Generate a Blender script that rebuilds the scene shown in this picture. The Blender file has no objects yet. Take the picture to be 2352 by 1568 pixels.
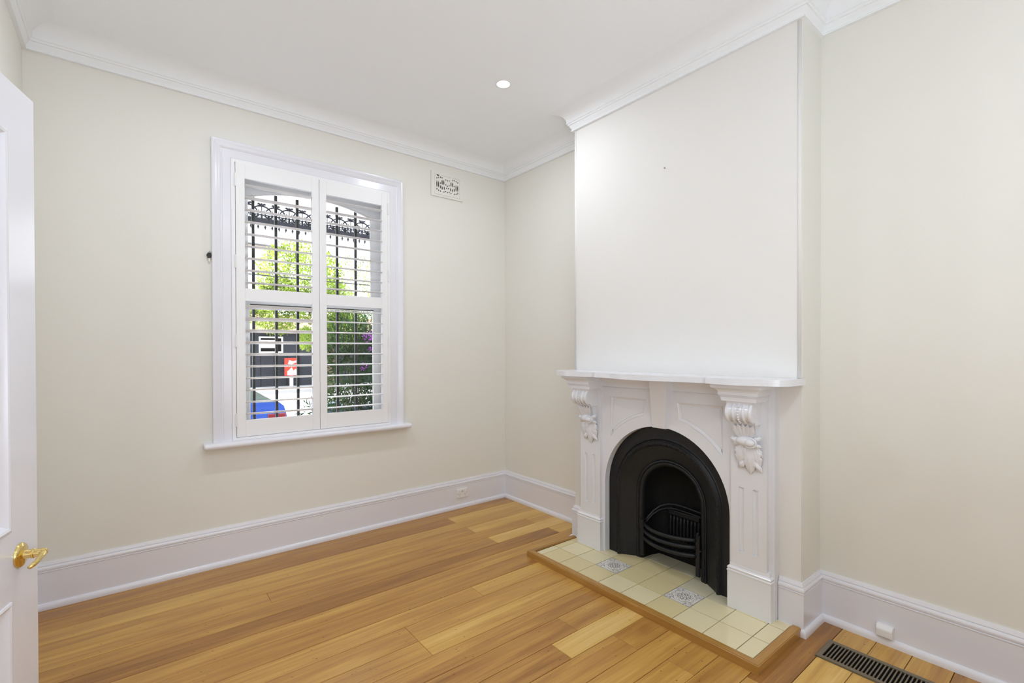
import bpy, bmesh, math, random
from mathutils import Vector, Matrix
from mathutils.geometry import tessellate_polygon
random.seed(7)
SC = bpy.context.scene
COL = SC.collection
R = math.radians

# ------------------------------------------------------------------ camera
CAM = Vector((-2.6115, -3.3633, 1.2984))
yaw, pit, rol = 0.6747, -0.0066, -0.0028
Fw = Vector((math.sin(yaw), math.cos(yaw), 0)); Rt = Vector((math.cos(yaw), -math.sin(yaw), 0)); Zu = Vector((0, 0, 1))
F2 = Fw*math.cos(pit)+Zu*math.sin(pit); U = Zu*math.cos(pit)-Fw*math.sin(pit)
R2 = Rt*math.cos(rol)+U*math.sin(rol); U2 = U*math.cos(rol)-Rt*math.sin(rol)
cd = bpy.data.cameras.new('camera'); cam = bpy.data.objects.new('camera', cd); COL.objects.link(cam)
m = Matrix.Identity(4)
for i in range(3):
    m[i][0] = R2[i]; m[i][1] = U2[i]; m[i][2] = -F2[i]; m[i][3] = CAM[i]
cam.matrix_world = m
cd.sensor_width = 36; cd.lens = 1094.7/2352*36; cd.shift_y = (812.6-784)/2352; cd.clip_start = .05; cd.clip_end = 300
SC.camera = cam
SC.view_settings.view_transform = 'Standard'; SC.view_settings.look = 'None'
SC.view_settings.gamma = 1; SC.view_settings.use_curve_mapping = False
SC.view_settings.exposure = 0.0
SC.cycles.use_denoising = True
SC.cycles.max_bounces = 12; SC.cycles.diffuse_bounces = 8; SC.cycles.transparent_max_bounces = 16
SC.cycles.sample_clamp_indirect = 6; SC.cycles.caustics_reflective = False; SC.cycles.caustics_refractive = False

# ------------------------------------------------------------------ world, sun, big lamps
W = bpy.data.worlds.new('sky'); SC.world = W; W.use_nodes = True
bg = W.node_tree.nodes['Background']
bg.inputs[0].default_value = (0.90, 0.95, 1.0, 1); bg.inputs[1].default_value = 4.5
sd = bpy.data.lights.new('sun', 'SUN'); sd.energy = 16.0; sd.angle = R(0.6); sd.color = (1, .96, .88)
so = bpy.data.objects.new('sun', sd); COL.objects.link(so)
so.rotation_euler = Vector((0.32, -0.42, -0.85)).to_track_quat('-Z', 'Y').to_euler()

def area(name, loc, d, sx, sy, power, col=(1, 1, 1), spread=180):
    l = bpy.data.lights.new(name, 'AREA'); l.shape = 'RECTANGLE'; l.size = sx; l.size_y = sy
    l.energy = power; l.color = col; l.spread = R(spread)
    o = bpy.data.objects.new(name, l); COL.objects.link(o); o.location = loc
    o.rotation_euler = Vector(d).to_track_quat('-Z', 'Y').to_euler()
    return o
# added fill lamp behind the camera, aimed up at the ceiling; no window there
area('rear_fill_lamp', (-2.15, -4.15, 1.15), (-.12, 1, 1.9), 1.5, 1.5, 39, (.82, .90, 1))
DOWNLIGHTS = [(-.826, -1.0545), (-2.2, -1.0545), (-1.65, -3.55), (-2.5, -3.55)]
DL_POWER = 7.5

# ------------------------------------------------------------------ materials
def newmat(name):
    mt = bpy.data.materials.new(name); mt.use_nodes = True
    nt = mt.node_tree; b = nt.nodes['Principled BSDF']
    return mt, nt, b
def simple(name, col, rough=.5, metal=0, spec=.5, noise=0, nscale=8, bump=0, bscale=40, coat=0):
    mt, nt, b = newmat(name)
    b.inputs['Base Color'].default_value = (*col, 1); b.inputs['Roughness'].default_value = rough
    b.inputs['Metallic'].default_value = metal; b.inputs['Specular IOR Level'].default_value = spec
    b.inputs['Coat Weight'].default_value = coat
    tc = nt.nodes.new('ShaderNodeTexCoord')
    if noise:
        n = nt.nodes.new('ShaderNodeTexNoise'); n.inputs['Scale'].default_value = nscale; n.inputs['Detail'].default_value = 3
        nt.links.new(tc.outputs['Object'], n.inputs['Vector'])
        mr = nt.nodes.new('ShaderNodeMapRange'); mr.inputs[3].default_value = 1-noise; mr.inputs[4].default_value = 1+noise
        nt.links.new(n.outputs[0], mr.inputs[0])
        mx = nt.nodes.new('ShaderNodeVectorMath'); mx.operation = 'SCALE'; mx.inputs[0].default_value = col
        nt.links.new(mr.outputs[0], mx.inputs['Scale']); nt.links.new(mx.outputs[0], b.inputs['Base Color'])
    if bump:
        n = nt.nodes.new('ShaderNodeTexNoise'); n.inputs['Scale'].default_value = bscale; n.inputs['Detail'].default_value = 4
        nt.links.new(tc.outputs['Object'], n.inputs['Vector'])
        bp = nt.nodes.new('ShaderNodeBump'); bp.inputs['Strength'].default_value = bump; bp.inputs['Distance'].default_value = .002
        nt.links.new(n.outputs[0], bp.inputs['Height']); nt.links.new(bp.outputs[0], b.inputs['Normal'])
    return mt
M = {}
M['wall'] = simple('cream_wall_paint', (.79, .78, .735), .75, spec=.2, noise=.01, nscale=2, bump=.15, bscale=60)
M['breast'] = simple('white_wall_paint', (.79, .778, .765), .8, spec=.15, noise=.008, nscale=2, bump=.1, bscale=60)
M['ceil'] = simple('ceiling_paint', (.89, .915, .95), .85, spec=.1)
M['trim'] = simple('white_gloss_trim', (.785, .787, .85), .22, spec=.5, bump=.03, bscale=30)
M['mantel'] = simple('mantel_gloss_paint', (.775, .785, .835), .18, spec=.55, bump=.04, bscale=35)
M['cornice'] = simple('cornice_paint', (.87, .885, .91), .6, spec=.2)
M['shutter'] = simple('shutter_white', (.86, .86, .885), .35, spec=.4)
M['iron'] = simple('black_cast_iron', (.0075, .0085, .011), .46, spec=.42, noise=.3, nscale=30, bump=.35, bscale=120)
M['soot'] = simple('soot_black_iron', (.006, .0055, .006), .7, spec=.25, bump=.4, bscale=60)
M['lace'] = simple('black_iron_lace', (.012, .014, .03), .5)
M['black'] = simple('black_bar_paint', (.01, .01, .012), .45)
M['gap'] = simple('dark_gap', (.035, .018, .008), .9, spec=.1)
M['grout'] = simple('grey_grout', (.20, .175, .13), .85, noise=.1, nscale=40)
M['tile'] = simple('cream_glazed_tile', (.70, .60, .34), .12, spec=.5, noise=.03, nscale=7)
M['tile2'] = simple('pale_cream_glazed_tile', (.76, .68, .44), .12, spec=.5, noise=.03, nscale=7)
M['tile3'] = simple('grey_green_glazed_tile', (.62, .58, .42), .12, spec=.5, noise=.03, nscale=7)
M['brass'] = simple('polished_brass', (.85, .66, .26), .12, metal=1)
M['steel'] = simple('steel', (.55, .5, .42), .3, metal=1)
M['keyplastic'] = simple('black_key_plastic', (.01, .01, .01), .4)
M['bronze'] = simple('bronze_register_enamel', (.20, .165, .11), .35, metal=.4)
M['plastic'] = simple('white_plastic', (.82, .815, .83), .3)
M['void'] = simple('dark_void', (.01, .01, .01), .9, spec=.0)
M['vent'] = simple('vent_paint', (.79, .78, .735), .6, spec=.2)
M['leaf'] = simple('yellow_green_leaves', (.30, .44, .04), .6, noise=.45, nscale=3)
M['leafd'] = simple('dark_green_leaves', (.045, .10, .035), .6, noise=.6, nscale=6)
M['bark'] = simple('bark', (.10, .07, .05), .9, noise=.3)
M['purple'] = simple('purple_petals', (.22, .03, .30), .6)
M['carblue'] = simple('blue_car_paint', (.015, .055, .30), .18, coat=1)
M['carglass'] = simple('car_glass', (.05, .075, .055), .08)
M['tyre'] = simple('tyre_rubber', (.02, .02, .02), .8)
M['redlamp'] = simple('red_lamp_plastic', (.16, .008, .01), .2)
M['charcoal'] = simple('charcoal_render', (.026, .029, .042), .85, noise=.3, nscale=2)
M['charcoal2'] = simple('charcoal_timber', (.018, .019, .03), .8)
M['rooftile'] = simple('brown_roof_tile', (.22, .13, .09), .8, noise=.3, nscale=5)
M['asphalt'] = simple('sunlit_asphalt', (.34, .33, .34), .9, noise=.15, nscale=3)
M['concrete'] = simple('footpath_concrete', (.5, .48, .45), .9, noise=.1, nscale=4)
M['paintwhite'] = simple('white_exterior_paint', (.90, .90, .90), .6)
M['beige'] = simple('beige_render', (.62, .52, .42), .9)
M['greyroof'] = simple('grey_metal_roof', (.16, .17, .19), .6)
M['bluegrey'] = simple('blue_grey_render', (.08, .11, .19), .8, noise=.2, nscale=4)
M['brick'] = simple('brick_red', (.35, .13, .09), .85, noise=.3, nscale=9)

def emission(name, col, s):
    mt = bpy.data.materials.new(name); mt.use_nodes = True; nt = mt.node_tree; nt.nodes.clear()
    e = nt.nodes.new('ShaderNodeEmission'); e.inputs[0].default_value = (*col, 1); e.inputs[1].default_value = s
    o = nt.nodes.new('ShaderNodeOutputMaterial'); nt.links.new(e.outputs[0], o.inputs[0]); return mt
M['lamp'] = emission('downlight_lens', (1, 1, 1), 18)
def glassmat():
    mt = bpy.data.materials.new('window_glass'); mt.use_nodes = True; nt = mt.node_tree; nt.nodes.clear()
    t = nt.nodes.new('ShaderNodeBsdfTransparent'); t.inputs[0].default_value = (.97, .98, .98, 1)
    g = nt.nodes.new('ShaderNodeBsdfGlossy'); g.inputs['Roughness'].default_value = .02
    f = nt.nodes.new('ShaderNodeFresnel'); f.inputs[0].default_value = 1.35
    mx = nt.nodes.new('ShaderNodeMixShader'); o = nt.nodes.new('ShaderNodeOutputMaterial')
    nt.links.new(f.outputs[0], mx.inputs[0]); nt.links.new(t.outputs[0], mx.inputs[1]); nt.links.new(g.outputs[0], mx.inputs[2])
    nt.links.new(mx.outputs[0], o.inputs[0]); return mt
M['glass'] = glassmat()

def mathn(nt, op, a, b=None, c=None, clamp=False):
    n = nt.nodes.new('ShaderNodeMath'); n.operation = op; n.use_clamp = clamp
    for i, v in enumerate((a, b, c)):
        if v is None: continue
        if isinstance(v, (int, float)): n.inputs[i].default_value = v
        else: nt.links.new(v, n.inputs[i])
    return n.outputs[0]
def woodmat(name, ramp, along='X', fine=True, nails=True, rough=.3):
    """timber: colour from the piece's own 'tone', grain stretched along its length, nail holes and borer specks"""
    mt, nt, b = newmat(name); L = nt.links
    at = nt.nodes.new('ShaderNodeAttribute'); at.attribute_type = 'OBJECT'; at.attribute_name = 'tone'
    sd_ = nt.nodes.new('ShaderNodeAttribute'); sd_.attribute_type = 'OBJECT'; sd_.attribute_name = 'seed'
    tc = nt.nodes.new('ShaderNodeTexCoord')
    sp = nt.nodes.new('ShaderNodeSeparateXYZ'); L.new(tc.outputs['Object'], sp.inputs[0])
    a, c = (sp.outputs[0], sp.outputs[1]) if along == 'X' else (sp.outputs[1], sp.outputs[0])
    def noise(sa, sc_, detail, off, dist=0):
        cb = nt.nodes.new('ShaderNodeCombineXYZ')
        L.new(mathn(nt, 'MULTIPLY_ADD', a, sa, mathn(nt, 'MULTIPLY', sd_.outputs['Fac'], 13.7+off)), cb.inputs[0])
        L.new(mathn(nt, 'MULTIPLY', c, sc_), cb.inputs[1]); L.new(mathn(nt, 'MULTIPLY_ADD', sp.outputs[2], sc_, off), cb.inputs[2])
        n = nt.nodes.new('ShaderNodeTexNoise'); n.inputs['Scale'].default_value = 1; n.inputs['Detail'].default_value = detail
        n.inputs['Distortion'].default_value = dist
        L.new(cb.outputs[0], n.inputs['Vector']); return n.outputs[0]
    broad = noise(1.6, 14, 3, 1.1, .6); grain = noise(5, 190, 4, 7.3, .2); streak = noise(1.3, 46, 3, 3.9, 1.2)
    t = mathn(nt, 'ADD', at.outputs['Fac'], mathn(nt, 'MULTIPLY', mathn(nt, 'SUBTRACT', broad, .5), .75))
    t = mathn(nt, 'ADD', t, mathn(nt, 'MULTIPLY', mathn(nt, 'SUBTRACT', grain, .5), .28))
    t = mathn(nt, 'ADD', t, mathn(nt, 'MULTIPLY', mathn(nt, 'SUBTRACT', streak, .5), .5), clamp=True)
    cr = nt.nodes.new('ShaderNodeValToRGB'); L.new(t, cr.inputs[0])
    els = cr.color_ramp.elements
    els[0].position = ramp[0][0]; els[0].color = (*ramp[0][1], 1); els[1].position = ramp[-1][0]; els[1].color = (*ramp[-1][1], 1)
    for p, col in ramp[1:-1]:
        e = els.new(p); e.color = (*col, 1)
    out = cr.outputs[0]
    if nails:
        # pairs of nail holes over each joist, and scattered little marks
        fx = mathn(nt, 'FRACT', mathn(nt, 'DIVIDE', mathn(nt, 'ADD', a, mathn(nt, 'MULTIPLY', sd_.outputs['Fac'], .07)), .46))
        dx = mathn(nt, 'MULTIPLY', mathn(nt, 'SUBTRACT', fx, .5), .46)
        dy = mathn(nt, 'SUBTRACT', mathn(nt, 'ABSOLUTE', mathn(nt, 'ADD', c, mathn(nt, 'MULTIPLY', dx, .3))), .036)
        d2 = mathn(nt, 'ADD', mathn(nt, 'POWER', mathn(nt, 'MULTIPLY', dx, .45), 2), mathn(nt, 'POWER', dy, 2))
        nail = mathn(nt, 'LESS_THAN', d2, .0019**2)
        sp2 = noise(60, 170, 2, 21, 0)
        patch = noise(1.1, 5, 1, 31, 0)
        speck = mathn(nt, 'MULTIPLY', mathn(nt, 'GREATER_THAN', sp2, .71), mathn(nt, 'GREATER_THAN', patch, .53))
        mask = mathn(nt, 'MAXIMUM', nail, speck)
        mask = mathn(nt, 'MULTIPLY', mask, .85)
        mx = nt.nodes.new('ShaderNodeMix'); mx.data_type = 'RGBA'
        L.new(mask, mx.inputs[0]); L.new(out, mx.inputs[6]); mx.inputs[7].default_value = (.05, .028, .015, 1); out = mx.outputs[2]
    L.new(out, b.inputs['Base Color'])
    b.inputs['Roughness'].default_value = rough; b.inputs['Specular IOR Level'].default_value = .45
    rr = nt.nodes.new('ShaderNodeMapRange'); rr.inputs[3].default_value = rough-.06; rr.inputs[4].default_value = rough+.12
    L.new(broad, rr.inputs[0]); L.new(rr.outputs[0], b.inputs['Roughness'])
    bp = nt.nodes.new('ShaderNodeBump'); bp.inputs['Strength'].default_value = .12; bp.inputs['Distance'].default_value = .001
    L.new(grain, bp.inputs['Height']); L.new(bp.outputs[0], b.inputs['Normal'])
    return mt
FLOOR_RAMP = [(0, (.22, .092, .024)), (.28, (.37, .175, .044)), (.5, (.50, .268, .066)), (.75, (.63, .385, .10)), (1, (.74, .50, .19))]
M['plank'] = woodmat('kauri_plank', FLOOR_RAMP)
BR = [(0, (.22, .10, .022)), (.5, (.42, .22, .055)), (1, (.62, .38, .13))]
M['borderx'] = woodmat('hearth_timber_x', BR, 'X', nails=False, rough=.22)
M['bordery'] = woodmat('hearth_timber_y', BR, 'Y', nails=False, rough=.22)

def pattern_tile():
    """white tile printed with a dark medallion, ring of petals and corner sprays"""
    mt, nt, b = newmat('printed_medallion_tile'); L = nt.links
    tc = nt.nodes.new('ShaderNodeTexCoord'); sp = nt.nodes.new('ShaderNodeSeparateXYZ'); L.new(tc.outputs['Object'], sp.inputs[0])
    u = mathn(nt, 'MULTIPLY', sp.outputs[0], 1/.0755); v = mathn(nt, 'MULTIPLY', sp.outputs[1], 1/.0755)
    r = mathn(nt, 'SQRT', mathn(nt, 'ADD', mathn(nt, 'MULTIPLY', u, u), mathn(nt, 'MULTIPLY', v, v)))
    th = mathn(nt, 'ARCTAN2', v, u)
    def cosn(k, ph=0): return mathn(nt, 'COSINE', mathn(nt, 'MULTIPLY_ADD', th, k, ph))
    def band(val, c, w): return mathn(nt, 'LESS_THAN', mathn(nt, 'ABSOLUTE', mathn(nt, 'SUBTRACT', val, c)), w)
    marks = []
    marks.append(band(r, .44, .018))
    marks.append(band(mathn(nt, 'SUBTRACT', r, mathn(nt, 'MULTIPLY', cosn(8), .05)), .36, .022))
    marks.append(mathn(nt, 'MULTIPLY', band(r, .27, .055), mathn(nt, 'GREATER_THAN', cosn(8, 3.14), .1)))
    marks.append(band(mathn(nt, 'SUBTRACT', r, mathn(nt, 'MULTIPLY', cosn(4), .04)), .15, .028))
    marks.append(mathn(nt, 'LESS_THAN', r, .035))
    # corner sprays, mirrored into one quadrant
    au = mathn(nt, 'SUBTRACT', mathn(nt, 'ABSOLUTE', u), .80); av = mathn(nt, 'SUBTRACT', mathn(nt, 'ABSOLUTE', v), .80)
    rc = mathn(nt, 'SQRT', mathn(nt, 'ADD', mathn(nt, 'MULTIPLY', au, au), mathn(nt, 'MULTIPLY', av, av)))
    tcn = mathn(nt, 'ARCTAN2', av, au)
    pet = mathn(nt, 'ABSOLUTE', mathn(nt, 'COSINE', mathn(nt, 'MULTIPLY_ADD', tcn, 2, 0)))
    marks.append(mathn(nt, 'LESS_THAN', mathn(nt, 'ABSOLUTE', mathn(nt, 'SUBTRACT', rc, mathn(nt, 'MULTIPLY', pet, .23))), .026))
    marks.append(band(mathn(nt, 'SUBTRACT', rc, mathn(nt, 'MULTIPLY', mathn(nt, 'COSINE', mathn(nt, 'MULTIPLY', tcn, 6)), .035)), .30, .016))
    marks.append(mathn(nt, 'LESS_THAN', rc, .03))
    # curling stems between the corners
    wv = mathn(nt, 'SUBTRACT', r, mathn(nt, 'MULTIPLY', mathn(nt, 'ABSOLUTE', mathn(nt, 'SINE', mathn(nt, 'MULTIPLY', th, 4))), .16))
    marks.append(mathn(nt, 'MULTIPLY', band(wv, .66, .016), mathn(nt, 'GREATER_THAN', mathn(nt, 'ABSOLUTE', cosn(2)), .25)))
    wv2 = mathn(nt, 'ADD', r, mathn(nt, 'MULTIPLY', cosn(16), .05))
    marks.append(mathn(nt, 'MULTIPLY', band(wv2, .74, .020), mathn(nt, 'LESS_THAN', cosn(4), -.35)))
    marks.append(band(mathn(nt, 'MAXIMUM', mathn(nt, 'ABSOLUTE', u), mathn(nt, 'ABSOLUTE', v)), .965, .012))
    marks.append(mathn(nt, 'MULTIPLY', band(r, .56, .022), mathn(nt, 'GREATER_THAN', cosn(16, 1), .35)))
    mm = marks[0]
    for k in marks[1:]: mm = mathn(nt, 'MAXIMUM', mm, k)
    mx = nt.nodes.new('ShaderNodeMix'); mx.data_type = 'RGBA'; L.new(mathn(nt, 'MULTIPLY', mm, .85), mx.inputs[0])
    mx.inputs[6].default_value = (.76, .73, .68, 1); mx.inputs[7].default_value = (.10, .075, .09, 1)
    L.new(mx.outputs[2], b.inputs['Base Color']); b.inputs['Roughness'].default_value = .14
    return mt
M['ptile'] = pattern_tile()
def leafmat(name, col, tcol, mixf):
    mt = bpy.data.materials.new(name); mt.use_nodes = True; nt = mt.node_tree; nt.nodes.clear()
    d = nt.nodes.new('ShaderNodeBsdfDiffuse'); t = nt.nodes.new('ShaderNodeBsdfTranslucent')
    geo = nt.nodes.new('ShaderNodeTexCoord'); n = nt.nodes.new('ShaderNodeTexNoise'); n.inputs['Scale'].default_value = 1.7; n.inputs['Detail'].default_value = 4
    nt.links.new(geo.outputs['Object'], n.inputs['Vector'])
    for nd, c in ((d, col), (t, tcol)):
        cr = nt.nodes.new('ShaderNodeValToRGB'); nt.links.new(n.outputs[0], cr.inputs[0])
        cr.color_ramp.elements[0].position = .35; cr.color_ramp.elements[1].position = .65
        cr.color_ramp.elements[0].color = (*[x*.28 for x in c], 1); cr.color_ramp.elements[1].color = (*[min(1, x*1.4) for x in c], 1)
        nt.links.new(cr.outputs[0], nd.inputs[0])
    mx = nt.nodes.new('ShaderNodeMixShader'); mx.inputs[0].default_value = mixf
    o = nt.nodes.new('ShaderNodeOutputMaterial')
    nt.links.new(d.outputs[0], mx.inputs[1]); nt.links.new(t.outputs[0], mx.inputs[2]); nt.links.new(mx.outputs[0], o.inputs[0])
    return mt
M['leaf'] = leafmat('yellow_green_leaves', (.22, .30, .06), (.38, .50, .09), .6)
M['leafd'] = leafmat('dark_green_leaves', (.030, .052, .028), (.035, .07, .022), .35)

# ------------------------------------------------------------------ mesh helpers
def obj(name, bm, mat, parent=None, smooth=False, kind=None, auto=None):
    me = bpy.data.meshes.new(name); bmesh.ops.recalc_face_normals(bm, faces=bm.faces[:])
    bm.to_mesh(me); bm.free()
    if isinstance(mat, str): mat = M[mat]
    me.materials.append(mat)
    o = bpy.data.objects.new(name, me); COL.objects.link(o)
    if parent is not None: o.parent = parent
    if kind: o['kind'] = kind
    if smooth or auto:
        for p in me.polygons: p.use_smooth = True
        if auto:
            me.set_sharp_from_angle(angle=R(auto))
    return o
def thing(name, label, cat, group=None, loc=(0, 0, 0)):
    o = bpy.data.objects.new(name, None); COL.objects.link(o); o.location = loc
    o.empty_display_size = .1
    tag(o, label, cat, group); return o
def tag(o, label, cat, group=None):
    o['label'] = label; o['category'] = cat
    if group: o['group'] = group
    return o
def struct(name, loc=(0, 0, 0)):
    o = bpy.data.objects.new(name, None); COL.objects.link(o); o['kind'] = 'structure'; o.location = loc; o.empty_display_size = .1; return o
def BM(): return bmesh.new()
def box(bm, x0, x1, y0, y1, z0, z1, bev=0, seg=1, mtx=None):
    g = bmesh.ops.create_cube(bm, size=1)
    vs = g['verts']
    for v in vs:
        v.co = Vector((x0+(v.co.x+.5)*(x1-x0), y0+(v.co.y+.5)*(y1-y0), z0+(v.co.z+.5)*(z1-z0)))
    if bev:
        es = list({e for v in vs for e in v.link_edges})
        r = bmesh.ops.bevel(bm, geom=es, offset=bev, segments=seg, affect='EDGES', profile=.6)
        vs = list({v for f in r['faces'] for v in f.verts} | {v for v in vs if v.is_valid})
        vs = [v for v in vs if v.is_valid]
        ext = set(vs)
        for v in vs:
            for e in v.link_edges: ext.add(e.other_vert(v))
        vs = list(ext)
    if mtx is not None:
        for v in vs: v.co = mtx @ v.co
    return vs
def tube(bm, pts, r, n=8, closed=False, caps=True, rads=None, sq=None):
    """round (or flat: sq=(a,b) half sizes) bar through the points"""
    pts = [Vector(p) for p in pts]; N = len(pts); rings = []
    up0 = None
    for i, p in enumerate(pts):
        if closed: t = pts[(i+1) % N]-pts[i-1]
        else: t = pts[min(i+1, N-1)]-pts[max(i-1, 0)]
        t.normalize()
        if up0 is None:
            up0 = Vector((0, 0, 1)) if abs(t.z) < .9 else Vector((1, 0, 0))
        u = up0-t*up0.dot(t); u.normalize(); up0 = u; w = t.cross(u)
        rr = rads[i] if rads else r
        ring = []
        for k in range(n):
            a = 2*math.pi*k/n
            ring.append(bm.verts.new(p+(u*math.cos(a)+w*math.sin(a))*rr))
        rings.append(ring)
    for i in range(N if closed else N-1):
        a, b = rings[i], rings[(i+1) % N]
        for k in range(n):
            bm.faces.new((a[k], a[(k+1) % n], b[(k+1) % n], b[k]))
    if caps and not closed:
        bm.faces.new(rings[0][::-1]); bm.faces.new(rings[-1])
def ribbon(bm, pts2, w, y0, y1, to3=lambda a, b, c: (a, c, b), closed=False):
    """flat bar: 2D path of width w (or per-point widths), extruded between y0 and y1"""
    N = len(pts2); L_, R_ = [], []
    P = [Vector((p[0], p[1])) for p in pts2]
    for i in range(N):
        if closed: t = P[(i+1) % N]-P[i-1]
        else: t = P[min(i+1, N-1)]-P[max(i-1, 0)]
        t.normalize(); nrm = Vector((-t.y, t.x)); ww = (w[i] if isinstance(w, (list, tuple)) else w)/2
        L_.append(P[i]+nrm*ww); R_.append(P[i]-nrm*ww)
    vs = []
    for i in range(N):
        vs.append([bm.verts.new(to3(L_[i].x, L_[i].y, y0)), bm.verts.new(to3(R_[i].x, R_[i].y, y0)), bm.verts.new(to3(R_[i].x, R_[i].y, y1)), bm.verts.new(to3(L_[i].x, L_[i].y, y1))])
    for i in range(N if closed else N-1):
        a, b = vs[i], vs[(i+1) % N]
        for k in range(4): bm.faces.new((a[k], a[(k+1) % 4], b[(k+1) % 4], b[k]))
    if not closed: bm.faces.new(vs[0]); bm.faces.new(vs[-1][::-1])
def poly_prism(bm, loops, d0, d1, to3, back=True):
    """extrude polygon with holes (loops[0] outer) between depths d0 (front) and d1"""
    flat = [p for l in loops for p in l]
    tris = tessellate_polygon([[Vector((p[0], p[1], 0)) for p in l] for l in loops])
    va = [bm.verts.new(to3(p[0], p[1], d0)) for p in flat]; vb = [bm.verts.new(to3(p[0], p[1], d1)) for p in flat]
    for t in tris:
        try: bm.faces.new([va[i] for i in t])
        except ValueError: pass
        if back:
            try: bm.faces.new([vb[i] for i in t][::-1])
            except ValueError: pass
    k = 0
    for l in loops:
        n = len(l)
        for i in range(n):
            a, b = k+i, k+(i+1) % n
            bm.faces.new((va[a], va[b], vb[b], vb[a]))
        k += n
    return va, vb
def sweep(path, prof, segs=None, closed=False, side=1, to3=None, cap=True):
    """profile [(offset, height)] swept along a plan path, mitred; returns {segment: bmesh}"""
    N = len(path); P = [Vector(p) for p in path]
    to3 = to3 or (lambda x, y, h: (x, y, h))
    nseg = N if closed else N-1
    def nrm(i):
        d = (P[(i+1) % N]-P[i % N]).normalized(); return Vector((d.y, -d.x))*side
    def corner(i):
        if closed: a, b = nrm((i-1) % N), nrm(i % N)
        elif i == 0: a = b = nrm(0)
        elif i == N-1: a = b = nrm(N-2)
        else: a, b = nrm(i-1), nrm(i)
        s = (a+b); return s/(s.dot(a))
    out = {}
    for s in (segs if segs is not None else range(nseg)):
        bm = BM(); i, j = s, (s+1) % N
        ci, cj = corner(i), corner(j)
        A = [bm.verts.new(to3(*(P[i]+ci*o), h)) for o, h in prof]; B = [bm.verts.new(to3(*(P[j]+cj*o), h)) for o, h in prof]
        for k in range(len(prof)-1): bm.faces.new((A[k], A[k+1], B[k+1], B[k]))
        if cap:
            bm.faces.new((A[-1], A[0], B[0], B[-1])); bm.faces.new(A); bm.faces.new(B[::-1])
        out[s] = bm
    return out
def merge(bms):
    r = BM()
    for b in bms:
        me = bpy.data.meshes.new('tmp'); b.to_mesh(me); b.free(); r.from_mesh(me); bpy.data.meshes.remove(me)
    return r
def lathe(bm, prof, center, axis, n=24):
    """prof [(radius, distance along axis)]"""
    ax = Vector(axis).normalized(); q = ax.to_track_quat('Z', 'Y').to_matrix(); c = Vector(center); rings = []
    for r, h in prof:
        rings.append([bm.verts.new(c+q@Vector((r*math.cos(2*math.pi*k/n), r*math.sin(2*math.pi*k/n), h))) for k in range(n)])
    for a, b in zip(rings, rings[1:]):
        for k in range(n): bm.faces.new((a[k], a[(k+1) % n], b[(k+1) % n], b[k]))
    bm.faces.new(rings[0]); bm.faces.new(rings[-1][::-1])

# ------------------------------------------------------------------ room dimensions
WX, BD, B1, B2, RL, CH = -3.023, .2242, 1.0738, 2.4911, -4.45, 2.925
Q = .031
# ---------------- walls
def wall_xz(name, x0, x1, z0, z1, ya, yb, holes, mat):
    bm = BM(); poly_prism(bm, [[(x0, z0), (x1, z0), (x1, z1), (x0, z1)]]+holes, ya, yb, lambda a, b, c: (a, c, b))
    return obj(name, bm, mat, kind='structure')
WOX0, WOX1, WOZ0, WOZ1 = -2.095, -1.105, .752, 2.44
wall_xz('wall_back', WX-.2, .3, -.2, 3.1, 0, .26, [[(WOX0, WOZ0), (WOX1, WOZ0), (WOX1, WOZ1), (WOX0, WOZ1)]], 'wall')
bm = BM(); box(bm, 0, .25, RL-.1, -.0005, -.2, 3.1); obj('wall_right', bm, 'wall', kind='structure')
bm = BM(); bm2 = None
DO0, DO1, DOZ = -2.97, -2.13, 2.055
poly_prism(bm, [[(RL-.1, -.2), (RL-.1, 3.1), (-.0005, 3.1), (-.0005, -.2), (DO1, -.2), (DO1, DOZ), (DO0, DOZ), (DO0, -.2)]], WX, WX-.12, lambda a, b, c: (c, a, b))
obj('wall_left', bm, 'wall', kind='structure')
RW = [(-2.75, .75), (-.35, .75), (-.35, 2.55), (-2.75, 2.55)]
wall_xz('wall_front', WX-.2, .3, -.2, 3.1, RL, RL-.2, [], 'wall')
bm = BM(); box(bm, -BD, 0, -B2, -B1, 0, 3.1)
# chimney breast keeps a hollow behind the fire opening
bm.free(); bm = BM()
poly_prism(bm, [[(-B1, 0), (-B1, 3.0), (-B2, 3.0), (-B2, 0), (-2.2, 0), (-2.2, .9), (-1.36, .9), (-1.36, 0)]], -BD, -.001, lambda a, b, c: (c, a, b))
obj('wall_chimney', bm, 'breast', kind='structure')
# hall beyond the open door
bm = BM(); box(bm, WX-1.25, WX-1.2, RL-.1, 0, -.2, 3.1); obj('wall_hall', bm, 'wall', kind='structure')
# side faces of the chimney breast are painted in the wall colour: thin plaster skins
for nm, y0, y1 in (('trim_4', -B2-.0015, -B2), ('trim_5', -B1, -B1+.0015)):
    bm = BM(); box(bm, -BD+.012, -.0005, y0, y1, 0, 2.92); obj(nm, bm, 'wall', kind='structure')
# corner beads up the edges of the chimney breast
for nm, y in (('trim_6', -B2+.009), ('trim_7', -B1-.009)):
    bm = BM(); tube(bm, [(-BD+.002, y, 1.17), (-BD+.002, y, 2.81)], .009, 12); obj(nm, bm, 'breast', kind='structure', smooth=True)
# ceiling with recesses for the lamps
bm = BM()
holes = [[(x+.040*math.cos(2*math.pi*k/24), y+.040*math.sin(2*math.pi*k/24)) for k in range(24)] for x, y in DOWNLIGHTS]
poly_prism(bm, [[(WX-1.3, RL-.15), (.3, RL-.15), (.3, .26), (WX-1.3, .26)]]+holes, CH, CH+.2, lambda a, b, c: (a, b, c))
obj('ceiling', bm, 'ceil', kind='structure')

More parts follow.
